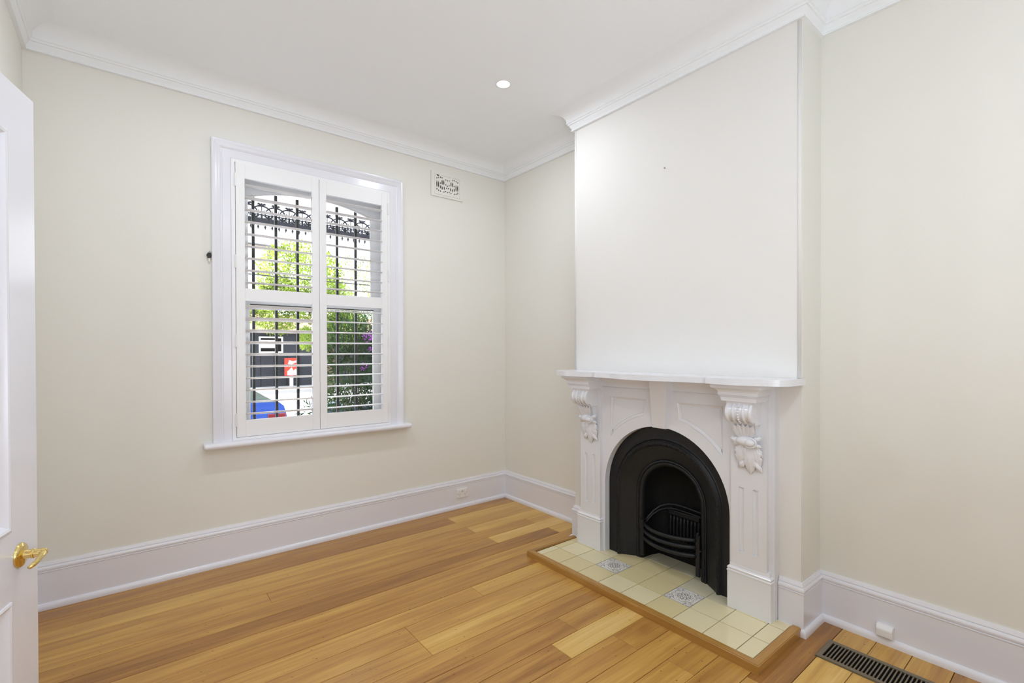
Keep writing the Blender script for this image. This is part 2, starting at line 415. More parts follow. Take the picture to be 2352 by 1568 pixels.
# ---------------- cornice
CP = [(0, 2.80), (.018, 2.80), (.018, 2.806), (.013, 2.811), (.017, 2.820), (.024, 2.829), (.027, 2.839), (.034, 2.840), (.036, 2.849), (.042, 2.852), (.040, 2.862), (.043, 2.876), (.050, 2.891), (.063, 2.905), (.084, 2.916), (.108, 2.922), (.135, 2.9255), (0, 2.926)]
room = [(WX, 0), (0, 0), (0, -B1), (-BD, -B1), (-BD, -B2), (0, -B2), (0, RL), (WX, RL)]
cs = sweep(room, CP, closed=True)
for nm, ss in (('trim_1', [0]), ('trim_2', [1, 2, 3, 4, 5]), ('trim_3', [6, 7])):
    obj(nm, merge([cs[s] for s in ss]), 'cornice', kind='structure', auto=25)

# ---------------- skirting
SP = [(0, .2336), (.006, .2336), (.0085, .227), (.012, .2205), (.0125, .2175), (.010, .2155), (.0145, .2135), (.0185, .208), (.0195, .202), (.018, .1955), (.0145, .1925), (.0145, .1905), (.0185, .1895), (.0185, .1865), (.016, .1835), (.016, .031), (.0215, .0305), (.0265, .026), (.030, .017), (.031, .008), (.031, 0), (0, 0)]
room2 = [(WX, DO1+.0), (WX, 0), (0, 0), (0, -B1), (-BD, -B1), (-BD, -1.16)]
s1 = sweep(room2, SP, side=1)
obj('baseboard_left', s1[0], 'trim', kind='structure', auto=30)
obj('baseboard_back', s1[1], 'trim', kind='structure', auto=30)
obj('baseboard_right', merge([s1[2]]), 'trim', kind='structure', auto=30)
obj('baseboard_chimney_left', merge([s1[3], s1[4]]), 'trim', kind='structure', auto=30)
room3 = [(-BD, -2.3985), (-BD, -B2), (0, -B2), (0, RL), (WX, RL)]
s2 = sweep(room3, SP, side=1)
obj('baseboard_chimney_right', merge([s2[0], s2[1]]), 'trim', kind='structure', auto=30)
obj('baseboard_recess', s2[2], 'trim', kind='structure', auto=30)
obj('baseboard_front', s2[3], 'trim', kind='structure', auto=30)

# ---------------- floor of separate planks
fl = struct('floor')
bm = BM(); box(bm, WX-1.25, .2, RL-.15, .05, -.2, -.0225); obj('subfloor', bm, 'gap', fl)
YS = [.0, -.045, -.1665, -.2915, -.4175, -.546, -.666, -.793, -.9195, -1.035, -1.177, -1.302, -1.440, -1.5685, -1.695, -1.830, -1.955, -2.094, -2.210, -2.335, -2.4695, -2.5965, -2.7255, -2.8500, -2.9825, -3.11, -3.24, -3.365, -3.49, -3.62, -3.745, -3.87, -4.0, -4.13, -4.26, -4.39, -4.46]
JOINTS = {2: [(-.70, .32, .74)], 4: [(-.692, .48, .70)], 5: [(-2.05, .52, .55), (-.234, .42, .58)], 6: [(-.678, .42, .80)], 7: [(-.225, .22, .68)],
          10: [(-1.158, .50, .58)], 11: [(-1.613, .44, .52)], 12: [(-1.613, .47, .66)], 14: [(-1.0, .36, .42)],
          15: [(-1.166, .32, .84)], 16: [(-.9, .42, .45)], 17: [(-1.55, .38, .5)], 18: [(-.86, .5, .42)], 19: [(-1.25, .42, .48)], 20: [(-.705, .5, .2)],
          21: [(-.19, .72, .6)], 22: [(-1.4, .4, .68)], 23: [(-.62, .3, .52)]}
tones = {0: .36, 1: .38, 3: .60, 8: .46, 9: .38, 13: .38, 24: .55}
random.seed(3)
def plank(x0, x1, y0, y1, tone):
    g = .0013
    bm = BM(); cx, cy = (x0+x1)/2, (y0+y1)/2; dz = random.uniform(-.0004, .0003)
    box(bm, x0+g*.5-cx, x1-g*.5-cx, y1+g-cy, y0-g-cy, -.022, dz, bev=.0009)
    o = obj('plank', bm, 'plank', fl); o.location = (cx, cy, 0); o['tone'] = float(tone); o['seed'] = random.uniform(0, 10)
for i in range(len(YS)-1):
    y0, y1 = YS[i], YS[i+1]
    xa, xb = WX-.1, .02
    js = JOINTS.get(i)
    if js is None:
        t = tones.get(i, random.uniform(.3, .6))
        if i < 24: js = []; segs = [(xa, xb, t)]
        else:
            c = random.uniform(-2.4, -.6); segs = [(xa, c, t), (c, xb, random.uniform(.3, .6))]
    else:
        segs = []; cur = xa
        for k, (x, tl, tr) in enumerate(js):
            segs.append((cur, x, tl)); cur = x; last = tr
        segs.append((cur, xb, last))
    for a, b, t in segs: plank(a, b, y0, y1, t)

# ================================================================== WINDOW
win = struct('window_1')
# architrave: profile across its width (a: distance outward from inner edge, p: projection from wall)
AP = [(0, 0), (0, .020), (.004, .024), (.045, .024), (.048, .020), (.052, .020), (.060, .026), (.070, .031), (.082, .033), (.090, .038), (.099, .038), (.103, .034), (.103, 0)]
ax0, ax1, az0, az1 = -2.128, -1.101, .752, 2.476
s = sweep([(ax0, az0), (ax0, az1), (ax1, az1), (ax1, az0)], AP, side=-1, to3=lambda x, z, p: (x, -p, z))
for k in range(3): obj('architrave', s[k], 'trim', win, auto=35)
# sill board with rounded nose
bm = BM()
pr_ = [(.02, .7525), (-.062, .7515), (-.070, .748), (-.0745, .741), (-.0755, .733), (-.073, .724), (-.067, .719), (-.060, .7175), (.02, .7175)]
for x0, x1 in ((-2.278, -.952),):
    A = [bm.verts.new((x0, y, z)) for y, z in pr_]; B = [bm.verts.new((x1, y, z)) for y, z in pr_]
    n = len(pr_)
    for k in range(n): bm.faces.new((A[k], A[(k+1) % n], B[(k+1) % n], B[k]))
    bm.faces.new(A); bm.faces.new(B[::-1])
bmesh.ops.bevel(bm, geom=[e for e in bm.edges if abs(e.verts[0].co.x-e.verts[1].co.x) < 1e-6 and e.verts[0].co.y < -.01], offset=.005, segments=2, affect='EDGES')
obj('window_sill', bm, 'trim', win, auto=50)
# timber shutter frame fixed inside the architrave
bm = BM()
fx0, fx1, fz0, fz1 = -2.128, -1.101, .753, 2.476
poly_prism(bm, [[(fx0, fz0), (fx1, fz0), (fx1, fz1), (fx0, fz1)], [(fx0+.020, fz0+.017), (fx1-.018, fz0+.017), (fx1-.018, fz1-.017), (fx0+.020, fz1-.017)]], -.0275, .012, lambda a, b, c: (a, c, b))
bmesh.ops.bevel(bm, geom=[e for e in bm.edges if all(v.co.y < -.027 for v in e.verts) and len(e.link_faces) == 2 and abs(e.calc_face_angle(0)) > .5], offset=.0025, segments=2, affect='EDGES')
obj('shutter_frame', bm, 'shutter', win)
# reveal lining
bm = BM()
poly_prism(bm, [[(WOX0-.0, WOZ0), (WOX1, WOZ0), (WOX1, WOZ1), (WOX0, WOZ1)], [(WOX0+.005, WOZ0+.012), (WOX1-.005, WOZ0+.012), (WOX1-.005, WOZ1-.012), (WOX0+.005, WOZ1-.012)]], .013, .255, lambda a, b, c: (a, c, b))
obj('reveal_lining', bm, 'paintwhite', win)
def sash(name, y0, y1, z0, z1, zg0, zg1, arched=False):
    sx0, sx1 = WOX0+.0055, WOX1-.0055; gx0, gx1 = -2.018, -1.180
    if arched:
        pts = []
        cxx = (gx0+gx1)/2; hw = (gx1-gx0)/2; rise = zg1-2.305; rad = (hw*hw+rise*rise)/(2*rise)
        for k in range(17):
            x = gx1-(gx1-gx0)*k/16; pts.append((x, zg1-rad+math.sqrt(rad*rad-(x-cxx)**2)))
        hole = [(gx0, zg0), (gx1, zg0)]+pts
    else: hole = [(gx0, zg0), (gx1, zg0), (gx1, zg1), (gx0, zg1)]
    bm = BM(); poly_prism(bm, [[(sx0, z0), (sx1, z0), (sx1, z1), (sx0, z1)], hole], y0, y1, lambda a, b, c: (a, c, b))
    f = obj(name, bm, 'paintwhite', win)
    bm = BM(); box(bm, gx0-.004, gx1+.004, (y0+y1)/2, (y0+y1)/2+.003, zg0-.004, zg1+.004); obj('pane', bm, 'glass', f)
    # glazing bead
    bm = BM()
    for xx in (gx0, gx1): box(bm, xx-.006, xx+.006, y0-.004, y0+.001, zg0, min(zg1, 2.30))
    obj('glazing_bead', bm, 'paintwhite', f)
sash('sash_frame', .085, .122, .766, 1.640, .842, 1.602)
sash('sash_frame', .128, .165, 1.600, 2.426, 1.640, 2.377, arched=True)
bm = BM(); tube(bm, [(-2.01, .0825, 1.602), (-1.185, .0825, 1.602)], .003, 6); obj('sash_shadow_line', bm, 'black', win)  # shadow line under the meeting rail, modelled as a thin black bar

# ---------------- plantation shutters
LU_Z = [1.69+.0376+.0751*i for i in range(9)]
LL_Z = [.873+.037+.0739*i for i in range(10)]
TL = [-14, -11, -12, -11, -11, -13, -14, -15, -17.5, -18]
def blade_bm(L):
    bm = BM(); n = 12; A, B = [], []
    for k in range(n):
        a = 2*math.pi*k/n; y, z = .0315*math.cos(a), .0050*math.sin(a)
        A.append(bm.verts.new((-L/2, y, z))); B.append(bm.verts.new((L/2, y, z)))
    for k in range(n): bm.faces.new((A[k], A[(k+1) % n], B[(k+1) % n], B[k]))
    bm.faces.new(A); bm.faces.new(B[::-1]); return bm
def shutter(label, x0, x1, sl, sr, upper_t, lower_t, hinge_x):
    t = thing('plantation_shutter', label, 'shutter', 'plantation shutters on the window', loc=((x0+x1)/2, -.018, .772))
    base = Vector((-(x0+x1)/2, .018, -.772))
    def P(bm): bmesh.ops.translate(bm, verts=bm.verts[:], vec=base); return bm
    y0, y1 = -.031, -.005
    for nm, a in (('stile', (x0, x0+sl, .772, 2.459)), ('stile', (x1-sr, x1, .772, 2.459)), ('rail', (x0+sl, x1-sr, 2.3665, 2.459)), ('rail', (x0+sl, x1-sr, 1.612, 1.690)), ('rail', (x0+sl, x1-sr, .772, .873))):
        bm = BM(); d = 0 if nm == 'stile' else .0004
        box(bm, a[0], a[1], y0+d, y1, a[2], a[3], bev=.0015); obj(nm, P(bm), 'shutter', t)
    L = (x1-sr)-(x0+sl)-.004; xc = ((x1-sr)+(x0+sl))/2; me = None
    for zs, ts in ((LU_Z, upper_t), (LL_Z, lower_t)):
        for z, tl in zip(zs, ts):
            if me is None:
                o = obj('louvre', blade_bm(L), 'shutter', t, auto=60); me = o.data
            else:
                o = bpy.data.objects.new('louvre', me); COL.objects.link(o); o.parent = t
            o.location = Vector((xc, -.018, z))+base; o.rotation_euler = (R(tl), 0, 0)
    for z in (2.35, 1.852, 1.365, .878):
        bm = BM(); tube(bm, [(hinge_x, -.0335, z-.04), (hinge_x, -.0335, z+.04)], .0042, 8)
        s_ = 1 if hinge_x < -1.6 else -1
        box(bm, hinge_x-.008, hinge_x+.008, -.0325, -.0285, z-.038, z+.038)
        obj('hinge', P(bm), 'plastic', t)
    return t
shutter('left white louvred shutter panel, nearer the door', -2.1055, -1.6125, .050, .0455, [-1, 0, 0, 1, 0, 1, 0, 0, 0], TL, -2.107)
shutter('right white louvred shutter panel, nearer the fireplace', -1.6090, -1.1205, .0455, .046, [1, 2, 2, 2, 2, 3, 2, 2, 2], [-2, 0, 0, 1, 0, 0, 1, 1, 2, 2], -1.119)

# ---------------- security bars
gr = thing('security_grille', 'black upright security bars outside the window', 'grille', loc=(-1.6, .215, .76))
for x in (-1.967, -1.827, -1.688, -1.549, -1.411, -1.272):
    bm = BM(); box(bm, x+1.6-.0085, x+1.6+.0085, -.0085, .0085, 0, 1.606, bev=.001); obj('bar', bm, 'black', gr)
bm = BM(); box(bm, -.49, .49, -.009, .009, -.008, 0.0); obj('bottom_rail', bm, 'black', gr)

# ================================================================== small room fittings
# vent
vt = thing('wall_vent', 'square painted plaster air vent high on the window wall', 'vent', loc=(-.594, 0, 2.635))
bm = BM(); vx, vz = .149, .098
random.seed(11)
rows = []
holes = []
def slot(x, z, w, h):
    k = 8; return [(x+w*math.cos(2*math.pi*i/k+.39)*1.08, z+h*math.sin(2*math.pi*i/k+.39)*1.08) for i in range(k)]
for cxs in (-.0975, -.0815, -.0495, -.0335, .0335, .0495, .0815, .0975):
    holes.append(slot(cxs, .022 if abs(cxs) < .06 else .0, .0050, .020 if abs(cxs) < .06 else .026))
for x, z in ((-.065, .012), (.065, .012), (0, .045), (-.017, .047), (.017, .047), (0, .0), (-.0155, .008), (.0155, .008), (-.008, -.018), (.008, -.018), (-.0975, .048), (.0975, .048), (-.082, .055), (.082, .055), (-.065, .060), (.065, .060), (-.05, .058), (.05, .058),
             (-.0975, -.040), (.0975, -.040), (-.082, -.048), (.082, -.048), (-.065, -.052), (.065, -.052), (-.017, -.046), (.017, -.046), (0, -.05), (-.033, -.052), (.033, -.052)):
    holes.append(slot(x, z, .0046, .0060))
for x, z in ((-.0655, -.018), (.0655, -.018), (-.0495, -.024), (.0495, -.024), (-.030, -.022), (.030, -.022)): holes.append(slot(x, z, .0048, .014))
holes.append(slot(-.088, .072, .0115, .0062))
poly_prism(bm, [[(-vx, -vz), (vx, -vz), (vx, vz), (-vx, vz)]]+holes, -.009, -.003, lambda a, b, c: (a, c, b)); obj('fretwork_plate', bm, 'vent', vt)
bm = BM(); box(bm, -vx+.004, vx-.004, -.003, -.0005, -vz+.004, vz-.004); obj('dark_backing', bm, 'void', vt)
bm = BM()
for sgn in (-1, 1):
    box(bm, -.118, .118, -.013, -.009, sgn*.078-.003, sgn*.078+.003, bev=.001); box(bm, sgn*.118-.003, sgn*.118+.003, -.013, -.009, -.078, .078, bev=.001)
obj('raised_frame', bm, 'vent', vt)
# power point
gp = thing('double_power_outlet', 'white double power point on the skirting of the window wall', 'outlet', loc=(-.4725, -.016, .1215))
bm = BM(); box(bm, -.0545, .0545, -.010, 0, -.036, .036, bev=.003, seg=2); obj('face_plate', bm, 'plastic', gp)
for sx in (-1, 1):
    bm = BM(); box(bm, sx*.026-.0075, sx*.026+.0075, -.0135, -.009, .008, .026, bev=.0015); obj('rocker_switch', bm, 'plastic', gp)
    bm = BM()
    for ang, px, pz in ((25, -.007, -.008), (-25, .007, -.008), (0, 0, -.020)):
        mt_ = Matrix.Translation((sx*.026+px, -.0101, pz))@Matrix.Rotation(R(ang), 4, 'Y')
        box(bm, -.001, .001, -.0006, .0004, -.0035, .0035, mtx=mt_)
    obj('pin_slots', bm, 'void', gp)
    bm = BM(); lathe(bm, [(.0028, 0), (.0028, .0016)], (sx*.044, -.0098, .001), (0, -1, 0), 12); obj('screw', bm, 'steel', gp)
bm = BM()
for sx in (-.0045, .0045): box(bm, sx-.0018, sx+.0018, -.0112, -.0098, .011, .020, bev=.0004)
obj('indicator_window', bm, 'void', gp)
# key on hook
ky = thing('window_key', 'small black-headed key hanging on the wall beside the window architrave', 'key', loc=(-2.242, 0, 1.876))
bm = BM(); pts = [(0, -.001, .019), (0, -.012, .019), (0, -.015, .023)]; tube(bm, pts, .0012, 6); obj('hook', bm, 'steel', ky)
bm = BM(); tube(bm, [(.004+.008*math.cos(a), -.011, .012+.008*math.sin(a)) for a in [2*math.pi*k/16 for k in range(16)]], .0009, 6, closed=True); obj('key_ring', bm, 'steel', ky)
bm = BM(); poly_prism(bm, [[(.0135*math.cos(2*math.pi*k/20), -.001+.0155*math.sin(2*math.pi*k/20)-.002) for k in range(20)]], -.014, -.008, lambda a, b, c: (a, c, b))
bmesh.ops.bevel(bm, geom=[e for e in bm.edges], offset=.0012, segments=1, affect='EDGES'); obj('key_head', bm, 'keyplastic', ky)
bm = BM(); poly_prism(bm, [[(-.004, -.017), (.004, -.017), (.004, -.026), (.003, -.028), (.0045, -.031), (.003, -.034), (.004, -.037), (.001, -.041), (-.003, -.041), (-.004, -.036)]], -.0122, -.0100, lambda a, b, c: (a, c, b)); obj('key_blade', bm, 'steel', ky)
# socket box on recess skirting
sk = thing('phone_socket', 'small white socket box low on the skirting right of the fireplace', 'socket', loc=(-.016, -2.755, .063))
bm = BM(); A = [(0, -.031, -.025), (0, .031, -.025), (0, .031, .025), (0, -.031, .025)]; B = [(-.032, -.027, -.021), (-.032, .027, -.021), (-.032, .027, .010), (-.032, -.027, .010)]
Cc = [(-.018, -.030, .0245), (-.018, .030, .0245)]
va = [bm.verts.new(p) for p in A]; vb = [bm.verts.new(p) for p in B]; vc = [bm.verts.new(p) for p in Cc]
bm.faces.new(va); bm.faces.new((vb[0], vb[1], vb[2], vb[3])); bm.faces.new((va[0], va[1], vb[1], vb[0])); bm.faces.new((va[1], va[2], vc[1], vb[2], vb[1])); bm.faces.new((va[0], vb[0], vb[3], vc[0], va[3])); bm.faces.new((vb[3], vb[2], vc[1], vc[0])); bm.faces.new((vc[0], vc[1], va[2], va[3]))
bmesh.ops.bevel(bm, geom=bm.edges[:], offset=.002, segments=2, affect='EDGES'); obj('socket_cover', bm, 'plastic', sk, auto=40)
bm = BM(); box(bm, -.019, .0, -.030, .030, -.0275, -.0245); obj('base_plate', bm, 'plastic', sk)
# nail in the chimney breast
nl = thing('picture_nail', 'tiny nail stub in the middle of the white chimney breast', 'nail', loc=(-BD, -1.7834, 2.335))
bm = BM(); lathe(bm, [(.0015, 0), (.0015, .008), (.004, .008), (.004, .0095)], (0, 0, 0), (-1, 0, .2), 12); obj('nail_shank', bm, 'bronze', nl)
# floor register
rg = thing('floor_register', 'bronze slotted heating register let into the floorboards', 'register', loc=(-.2637, -2.925, 0))
Lr = .336; hx = .0873; bm = BM(); slots = []
y = Lr-.026
while y > -Lr+.026:
    slots.append([(-.0635, y-.0036), (.0635, y-.0036), (.0635, y+.0036), (-.0635, y+.0036)]); y -= .0127
poly_prism(bm, [[(-hx, -Lr), (hx, -Lr), (hx, Lr), (-hx, Lr)], [(-.0645, -Lr+.022), (.0645, -Lr+.022), (.0645, Lr-.021), (-.0645, Lr-.021)]], .0055, .0005, lambda a, b, c: (a, b, c))
bmesh.ops.bevel(bm, geom=[e for e in bm.edges if all(v.co.z > .005 for v in e.verts) and all(abs(v.co.x) > .08 for v in e.verts) or all(v.co.z > .005 and abs(v.co.y) > Lr-.001 for v in e.verts)], offset=.003, segments=2, affect='EDGES')
obj('register_frame', bm, 'bronze', rg)
y = Lr-.026-.0036; lm = None
first = True
while y > -Lr+.026:
    if lm is None:
        bm = BM(); box(bm, -.066, .066, -.0026, .0026, .0003, .0045, bev=.0008); o = obj('louvre_slat', bm, 'bronze', rg); lm = o.data
    else:
        o = bpy.data.objects.new('louvre_slat', lm); COL.objects.link(o); o.parent = rg
    o.location = (0, y-.00275, 0); y -= .0127
bm = BM(); box(bm, -.064, .064, -Lr+.022, Lr-.021, .0002, .0006); obj('dark_duct', bm, 'void', rg)
# downlights
for i, (x, y) in enumerate(DOWNLIGHTS):
    lab = 'round recessed downlight in the ceiling before the window wall and chimney breast' if i == 0 else ['round recessed downlight in the ceiling between the door and the window wall', 'round recessed downlight in the rear of the ceiling, nearer the fireplace wall', 'round recessed downlight in the rear of the ceiling, nearer the door wall'][i-1]
    d = thing('downlight', lab, 'light', 'recessed ceiling downlights', loc=(x, y, CH))
    bm = BM(); n = 32
    pf = [(.050, .0), (.0495, -.0022), (.044, -.003), (.0385, -.002), (.037, .003), (.0365, .010)]
    rings = [[bm.verts.new((r*math.cos(2*math.pi*k/n), r*math.sin(2*math.pi*k/n), h)) for k in range(n)] for r, h in pf]
    for a, b in zip(rings, rings[1:]):
        for k in range(n): bm.faces.new((a[k], a[(k+1) % n], b[(k+1) % n], b[k]))
    obj('bezel', bm, 'plastic', d, smooth=True)
    bm = BM(); bmesh.ops.create_circle(bm, cap_ends=True, radius=.0375, segments=24); bmesh.ops.translate(bm, verts=bm.verts[:], vec=(0, 0, .004)); obj('lens', bm, 'lamp', d)
    l = bpy.data.lights.new('downlight_lamp', 'AREA'); l.shape = 'DISK'; l.size = .07; l.energy = DL_POWER; l.color = (.88, .94, 1)
    lo = bpy.data.objects.new('downlight_lamp', l); COL.objects.link(lo); lo.location = (x, y, CH-.006); lo['kind'] = 'helper'

# ================================================================== DOOR
dr = struct('door_1')
P0 = Vector((-2.833, -1.367, 0)); tv = Vector((-.2607, -.9654, 0)).normalized(); nv = Vector((.9654, -.2607, 0)).normalized()
DM = Matrix(((tv.x, nv.x, 0, P0.x), (tv.y, nv.y, 0, P0.y), (0, 0, 1, 0), (0, 0, 0, 1)))  # local: x along door from free edge, y out of the face (room side), z up
def dobj(name, bm, mat, parent=dr, **k):
    bm.transform(DM); return obj(name, bm, mat, parent, **k)
DW, DT, DH0, DH = .80, .036, .008, 2.04
bm = BM()
PAN = [(.142, .375, .81, 1.90), (.455, .690, .81, 1.90), (.142, .375, .20, .62), (.455, .690, .20, .62)]
poly_prism(bm, [[(0, DH0), (DW, DH0), (DW, DH), (0, DH)]]+[[(a, c), (b, c), (b, d), (a, d)] for a, b, c, d in PAN], 0, -DT, lambda a, b, c: (a, c, b))
dobj('door_leaf', bm, 'trim')
for a, b, c, d in PAN:
    bm = BM(); box(bm, a-.002, b+.002, -DT+.012, -.014, c-.002, d+.002)
    dobj('door_panel', bm, 'trim')
    mp = [(0, -.0135), (0, .003), (.006, .005), (.012, .003), (.016, -.004), (.024, -.010), (.026, -.0135)]
    s = sweep([(a, c), (b, c), (b, d), (a, d)], mp, closed=True, side=-1, to3=lambda x, z, p: (x, p, z))
    dobj('panel_moulding', merge([s[k] for k in range(4)]), 'trim', auto=35)
hd = BM(); lathe(hd, [(.034, 0), (.034, .003), (.032, .006), (.024, .009), (.013, .011), (.0115, .026), (.0135, .028), (.0135, .031), (.0115, .033), (.0115, .049), (.0105, .056), (.004, .060)], (.096, 0, .730), (0, 1, 0), 28)
hn = dobj('door_handle', hd, 'brass', auto=40)
bm = BM()
lp = [(.096, .050, .730), (.108, .054, .729), (.125, .056, .727), (.145, .057, .724), (.163, .056, .721), (.178, .053, .719)]
tube(bm, lp, .009, 12, rads=[.0100, .0085, .0068, .0062, .0062, .0050]); dobj('lever', bm, 'brass', hn, smooth=True)
bm = BM(); box(bm, .0-.0015, .0+.0012, -.028, -.008, .63, .82); dobj('latch_plate', bm, 'brass')
# door lining around the opening in the left wall
bm = BM()
poly_prism(bm, [[(DO0, 0), (DO0, DOZ), (DO1, DOZ), (DO1, 0), (DO1-.012, 0), (DO1-.012, DOZ-.012), (DO0+.012, DOZ-.012), (DO0+.012, 0)]], WX+.001, WX-.121, lambda a, b, c: (c, a, b))
obj('door_lining', bm, 'trim', dr)
for y0, y1 in ((DO0-.09, DO0+.004),):
    bm = BM(); box(bm, WX, WX+.022, y0, y1, 0, DOZ+.08, bev=.004); obj('door_architrave', bm, 'trim', dr)

# ================================================================== HEARTH
he = thing('hearth', 'tiled hearth slab edged in timber in front of the fireplace', 'hearth', loc=(-.45, -1.78, 0))
hb = Vector((.45, 1.78, 0))
def hobj(name, bm, mat, **k):
    bmesh.ops.translate(bm, verts=bm.verts[:], vec=hb); return obj(name, bm, mat, he, **k)
bm = BM(); box(bm, -.632, -.2245, -2.4595, -1.113, .001, .0265)
box(bm, -.2245, -.012, -2.19, -1.37, .001, .0265); hobj('grout_bed', bm, 'grout')
XT = [-.6205, -.467, -.3145, -.162, -.0125]; YT = [-1.1155, -1.1672, -1.3195, -1.4693, -1.6218, -1.7742, -1.9266, -2.079, -2.2315, -2.384, -2.457]
random.seed(21)
for i in range(4):
    for j in range(10):
        x0, x1, y1, y0 = XT[i], XT[i+1], YT[j], YT[j+1]
        if i == 2 and (j in (0, 9)): x1 = -.2412
        elif i == 2 and j in (1, 2, 7, 8): x1 = -.2245
        if i == 3 and (j < 2 or j > 7): continue
        if i == 3 and j in (2,): y1 = -1.40
        if i == 3 and j == 7: y0 = -2.17
        if x1-x0 < .01: continue
        g = .0019; bm = BM(); cx, cy = (x0+x1)/2, (y0+y1)/2
        box(bm, x0+g-cx, x1-g-cx, y0+g-cy, y1-g-cy, -.004, .004+random.uniform(-.0003, .0002), bev=.0012, seg=2)
        pat = i == 1 and j in (3, 6)
        mt_ = 'ptile' if pat else ('tile3' if i == 3 or (i == 2 and j in (6, 7)) and random.random() < .8 else random.choice(['tile', 'tile', 'tile2']) if (i, j) not in ((1, 8), (0, 8), (0, 7), (0, 9), (1, 9)) else 'tile2')
        o = obj('tile', bm, mt_, he); o.location = Vector((cx, cy, .0270))+hb
        if pat: o['label'] = 'white tile printed with a dark medallion'
# timber edging
random.seed(5)
def border(name, pts, mat, tone):
    """moulded board: pts = plan quad (outer a, outer b, inner b, inner a), bevelled top edge"""
    bm = BM(); zt = .0385
    cx = sum(p[0] for p in pts)/4; cy = sum(p[1] for p in pts)/4
    lo = [bm.verts.new((p[0]-cx, p[1]-cy, .0)) for p in pts]; hi = [bm.verts.new((p[0]-cx, p[1]-cy, zt)) for p in pts]
    bm.faces.new(lo[::-1]); bm.faces.new(hi)
    for k in range(4): bm.faces.new((lo[k], lo[(k+1) % 4], hi[(k+1) % 4], hi[k]))
    e = [e for e in bm.edges if all(v in (hi[0], hi[1]) for v in e.verts) or all(v in (hi[2], hi[3]) for v in e.verts)]
    bmesh.ops.bevel(bm, geom=e, offset=.004, segments=3, affect='EDGES')
    o = obj(name, bm, mat, he, auto=40); o.location = Vector((cx, cy, 0))+hb; o['tone'] = tone; o['seed'] = random.uniform(0, 9)
XO, XI, YA, YB, YAi, YBi = -.6665, -.6275, -1.0785, -2.4985, -1.113, -2.4605
border('border_board', [(XO, YA), (XO, YB), (XI, YBi), (XI, YAi)], 'bordery', .45)
border('border_board', [(XO, YB), (-.2455, YB), (-.2455, YBi), (XI, YBi)], 'borderx', .5)
border('border_board', [(-.2555, YA), (XO, YA), (XI, YAi), (-.2555, YAi)], 'borderx', .3)

# ================================================================== MANTELPIECE
ma = thing('mantelpiece', 'white painted arched Victorian mantelpiece with carved corbels', 'mantelpiece', loc=(-BD, -1.78, .031))
mb = -Vector(ma.location)
def mobj(name, bm, mat='mantel', parent=ma, **k):
    bmesh.ops.translate(bm, verts=bm.verts[:], vec=mb); return obj(name, bm, mat, parent, **k)
YZ = lambda a, b, c: (c, a, b)   # polygon in (y,z), depth = x
FX = -.272; AC, AZ, AR = -1.780, .462, .402
ZT = 1.139; HZ = .031
arc = [(AC+AR*math.cos(a), AZ+AR*math.sin(a)) for a in [math.pi*k/40 for k in range(41)]]
yo0, yo1 = -2.396, -1.165
outer = [(yo0, HZ), (AC-AR, HZ)]+[p for p in arc[::-1]]+[(AC+AR, HZ), (yo1, HZ), (yo1, ZT), (yo0, ZT)]
def spandrel(y_out, y_in0, y_in1, sgn, ztop, zlow, rr, n=14):
    """outer vertical at y_out, inner edge (y_in0 top .. y_in1 bottom), curved underside concentric with arch"""
    pts = [(y_out, ztop), (y_out, zlow)]
    a0 = math.atan2(zlow-AZ, y_out-AC)
    dy = (y_out-AC); a0 = math.acos(max(-1, min(1, dy/rr)));
    a1 = math.acos(max(-1, min(1, (y_in1-AC)/rr)))
    pts[1] = (y_out, AZ+rr*math.sin(a0))
    for k in range(1, n+1):
        a = a0+(a1-a0)*k/n; pts.append((AC+rr*math.cos(a), AZ+rr*math.sin(a)))
    pts.append((y_in0, ztop)); return pts
SL = spandrel(-1.424, -1.690, -1.675, 1, 1.017, .77, .466)
SR = spandrel(-2.148, -1.882, -1.897, -1, 1.017, .77, .466)
def inset(pts, d):
    c = Vector((sum(p[0] for p in pts)/len(pts), sum(p[1] for p in pts)/len(pts))); out = []; n = len(pts)
    area2 = sum(pts[i][0]*pts[(i+1) % n][1]-pts[(i+1) % n][0]*pts[i][1] for i in range(n)); s_ = 1 if area2 > 0 else -1
    for i in range(n):
        p0, p1, p2 = Vector(pts[i-1]), Vector(pts[i]), Vector(pts[(i+1) % n])
        a = (p1-p0).normalized(); b = (p2-p1).normalized(); na = Vector((-a.y, a.x))*s_; nb = Vector((-b.y, b.x))*s_
        m_ = na+nb; m_ = m_/max(.75, m_.dot(na)); q = p1+m_*d; out.append((q.x, q.y))
    return out
bm = BM(); poly_prism(bm, [outer, SL, SR], FX, FX+.012, YZ); poly_prism(bm, [outer], FX+.011, -BD-.0005, YZ)
mobj('arched_board', bm)
for S in (SL, SR):
    bm = BM(); layers = [(0, FX+.0005), (.004, FX-.002), (.007, FX+.001), (.010, FX+.006), (.018, FX+.0095), (.022, FX+.0065)]
    rings = []
    for d, x in layers:
        rings.append([bm.verts.new((x, p[0], p[1])) for p in (inset(S, d) if d else S)])
    n = len(S)
    for a, b in zip(rings, rings[1:]):
        for k in range(n): bm.faces.new((a[k], a[(k+1) % n], b[(k+1) % n], b[k]))
    for t in tessellate_polygon([[Vector((v.co.y, v.co.z, 0)) for v in rings[-1]]]): bm.faces.new([rings[-1][i] for i in t])
    mobj('sunk_panel', bm, auto=30)
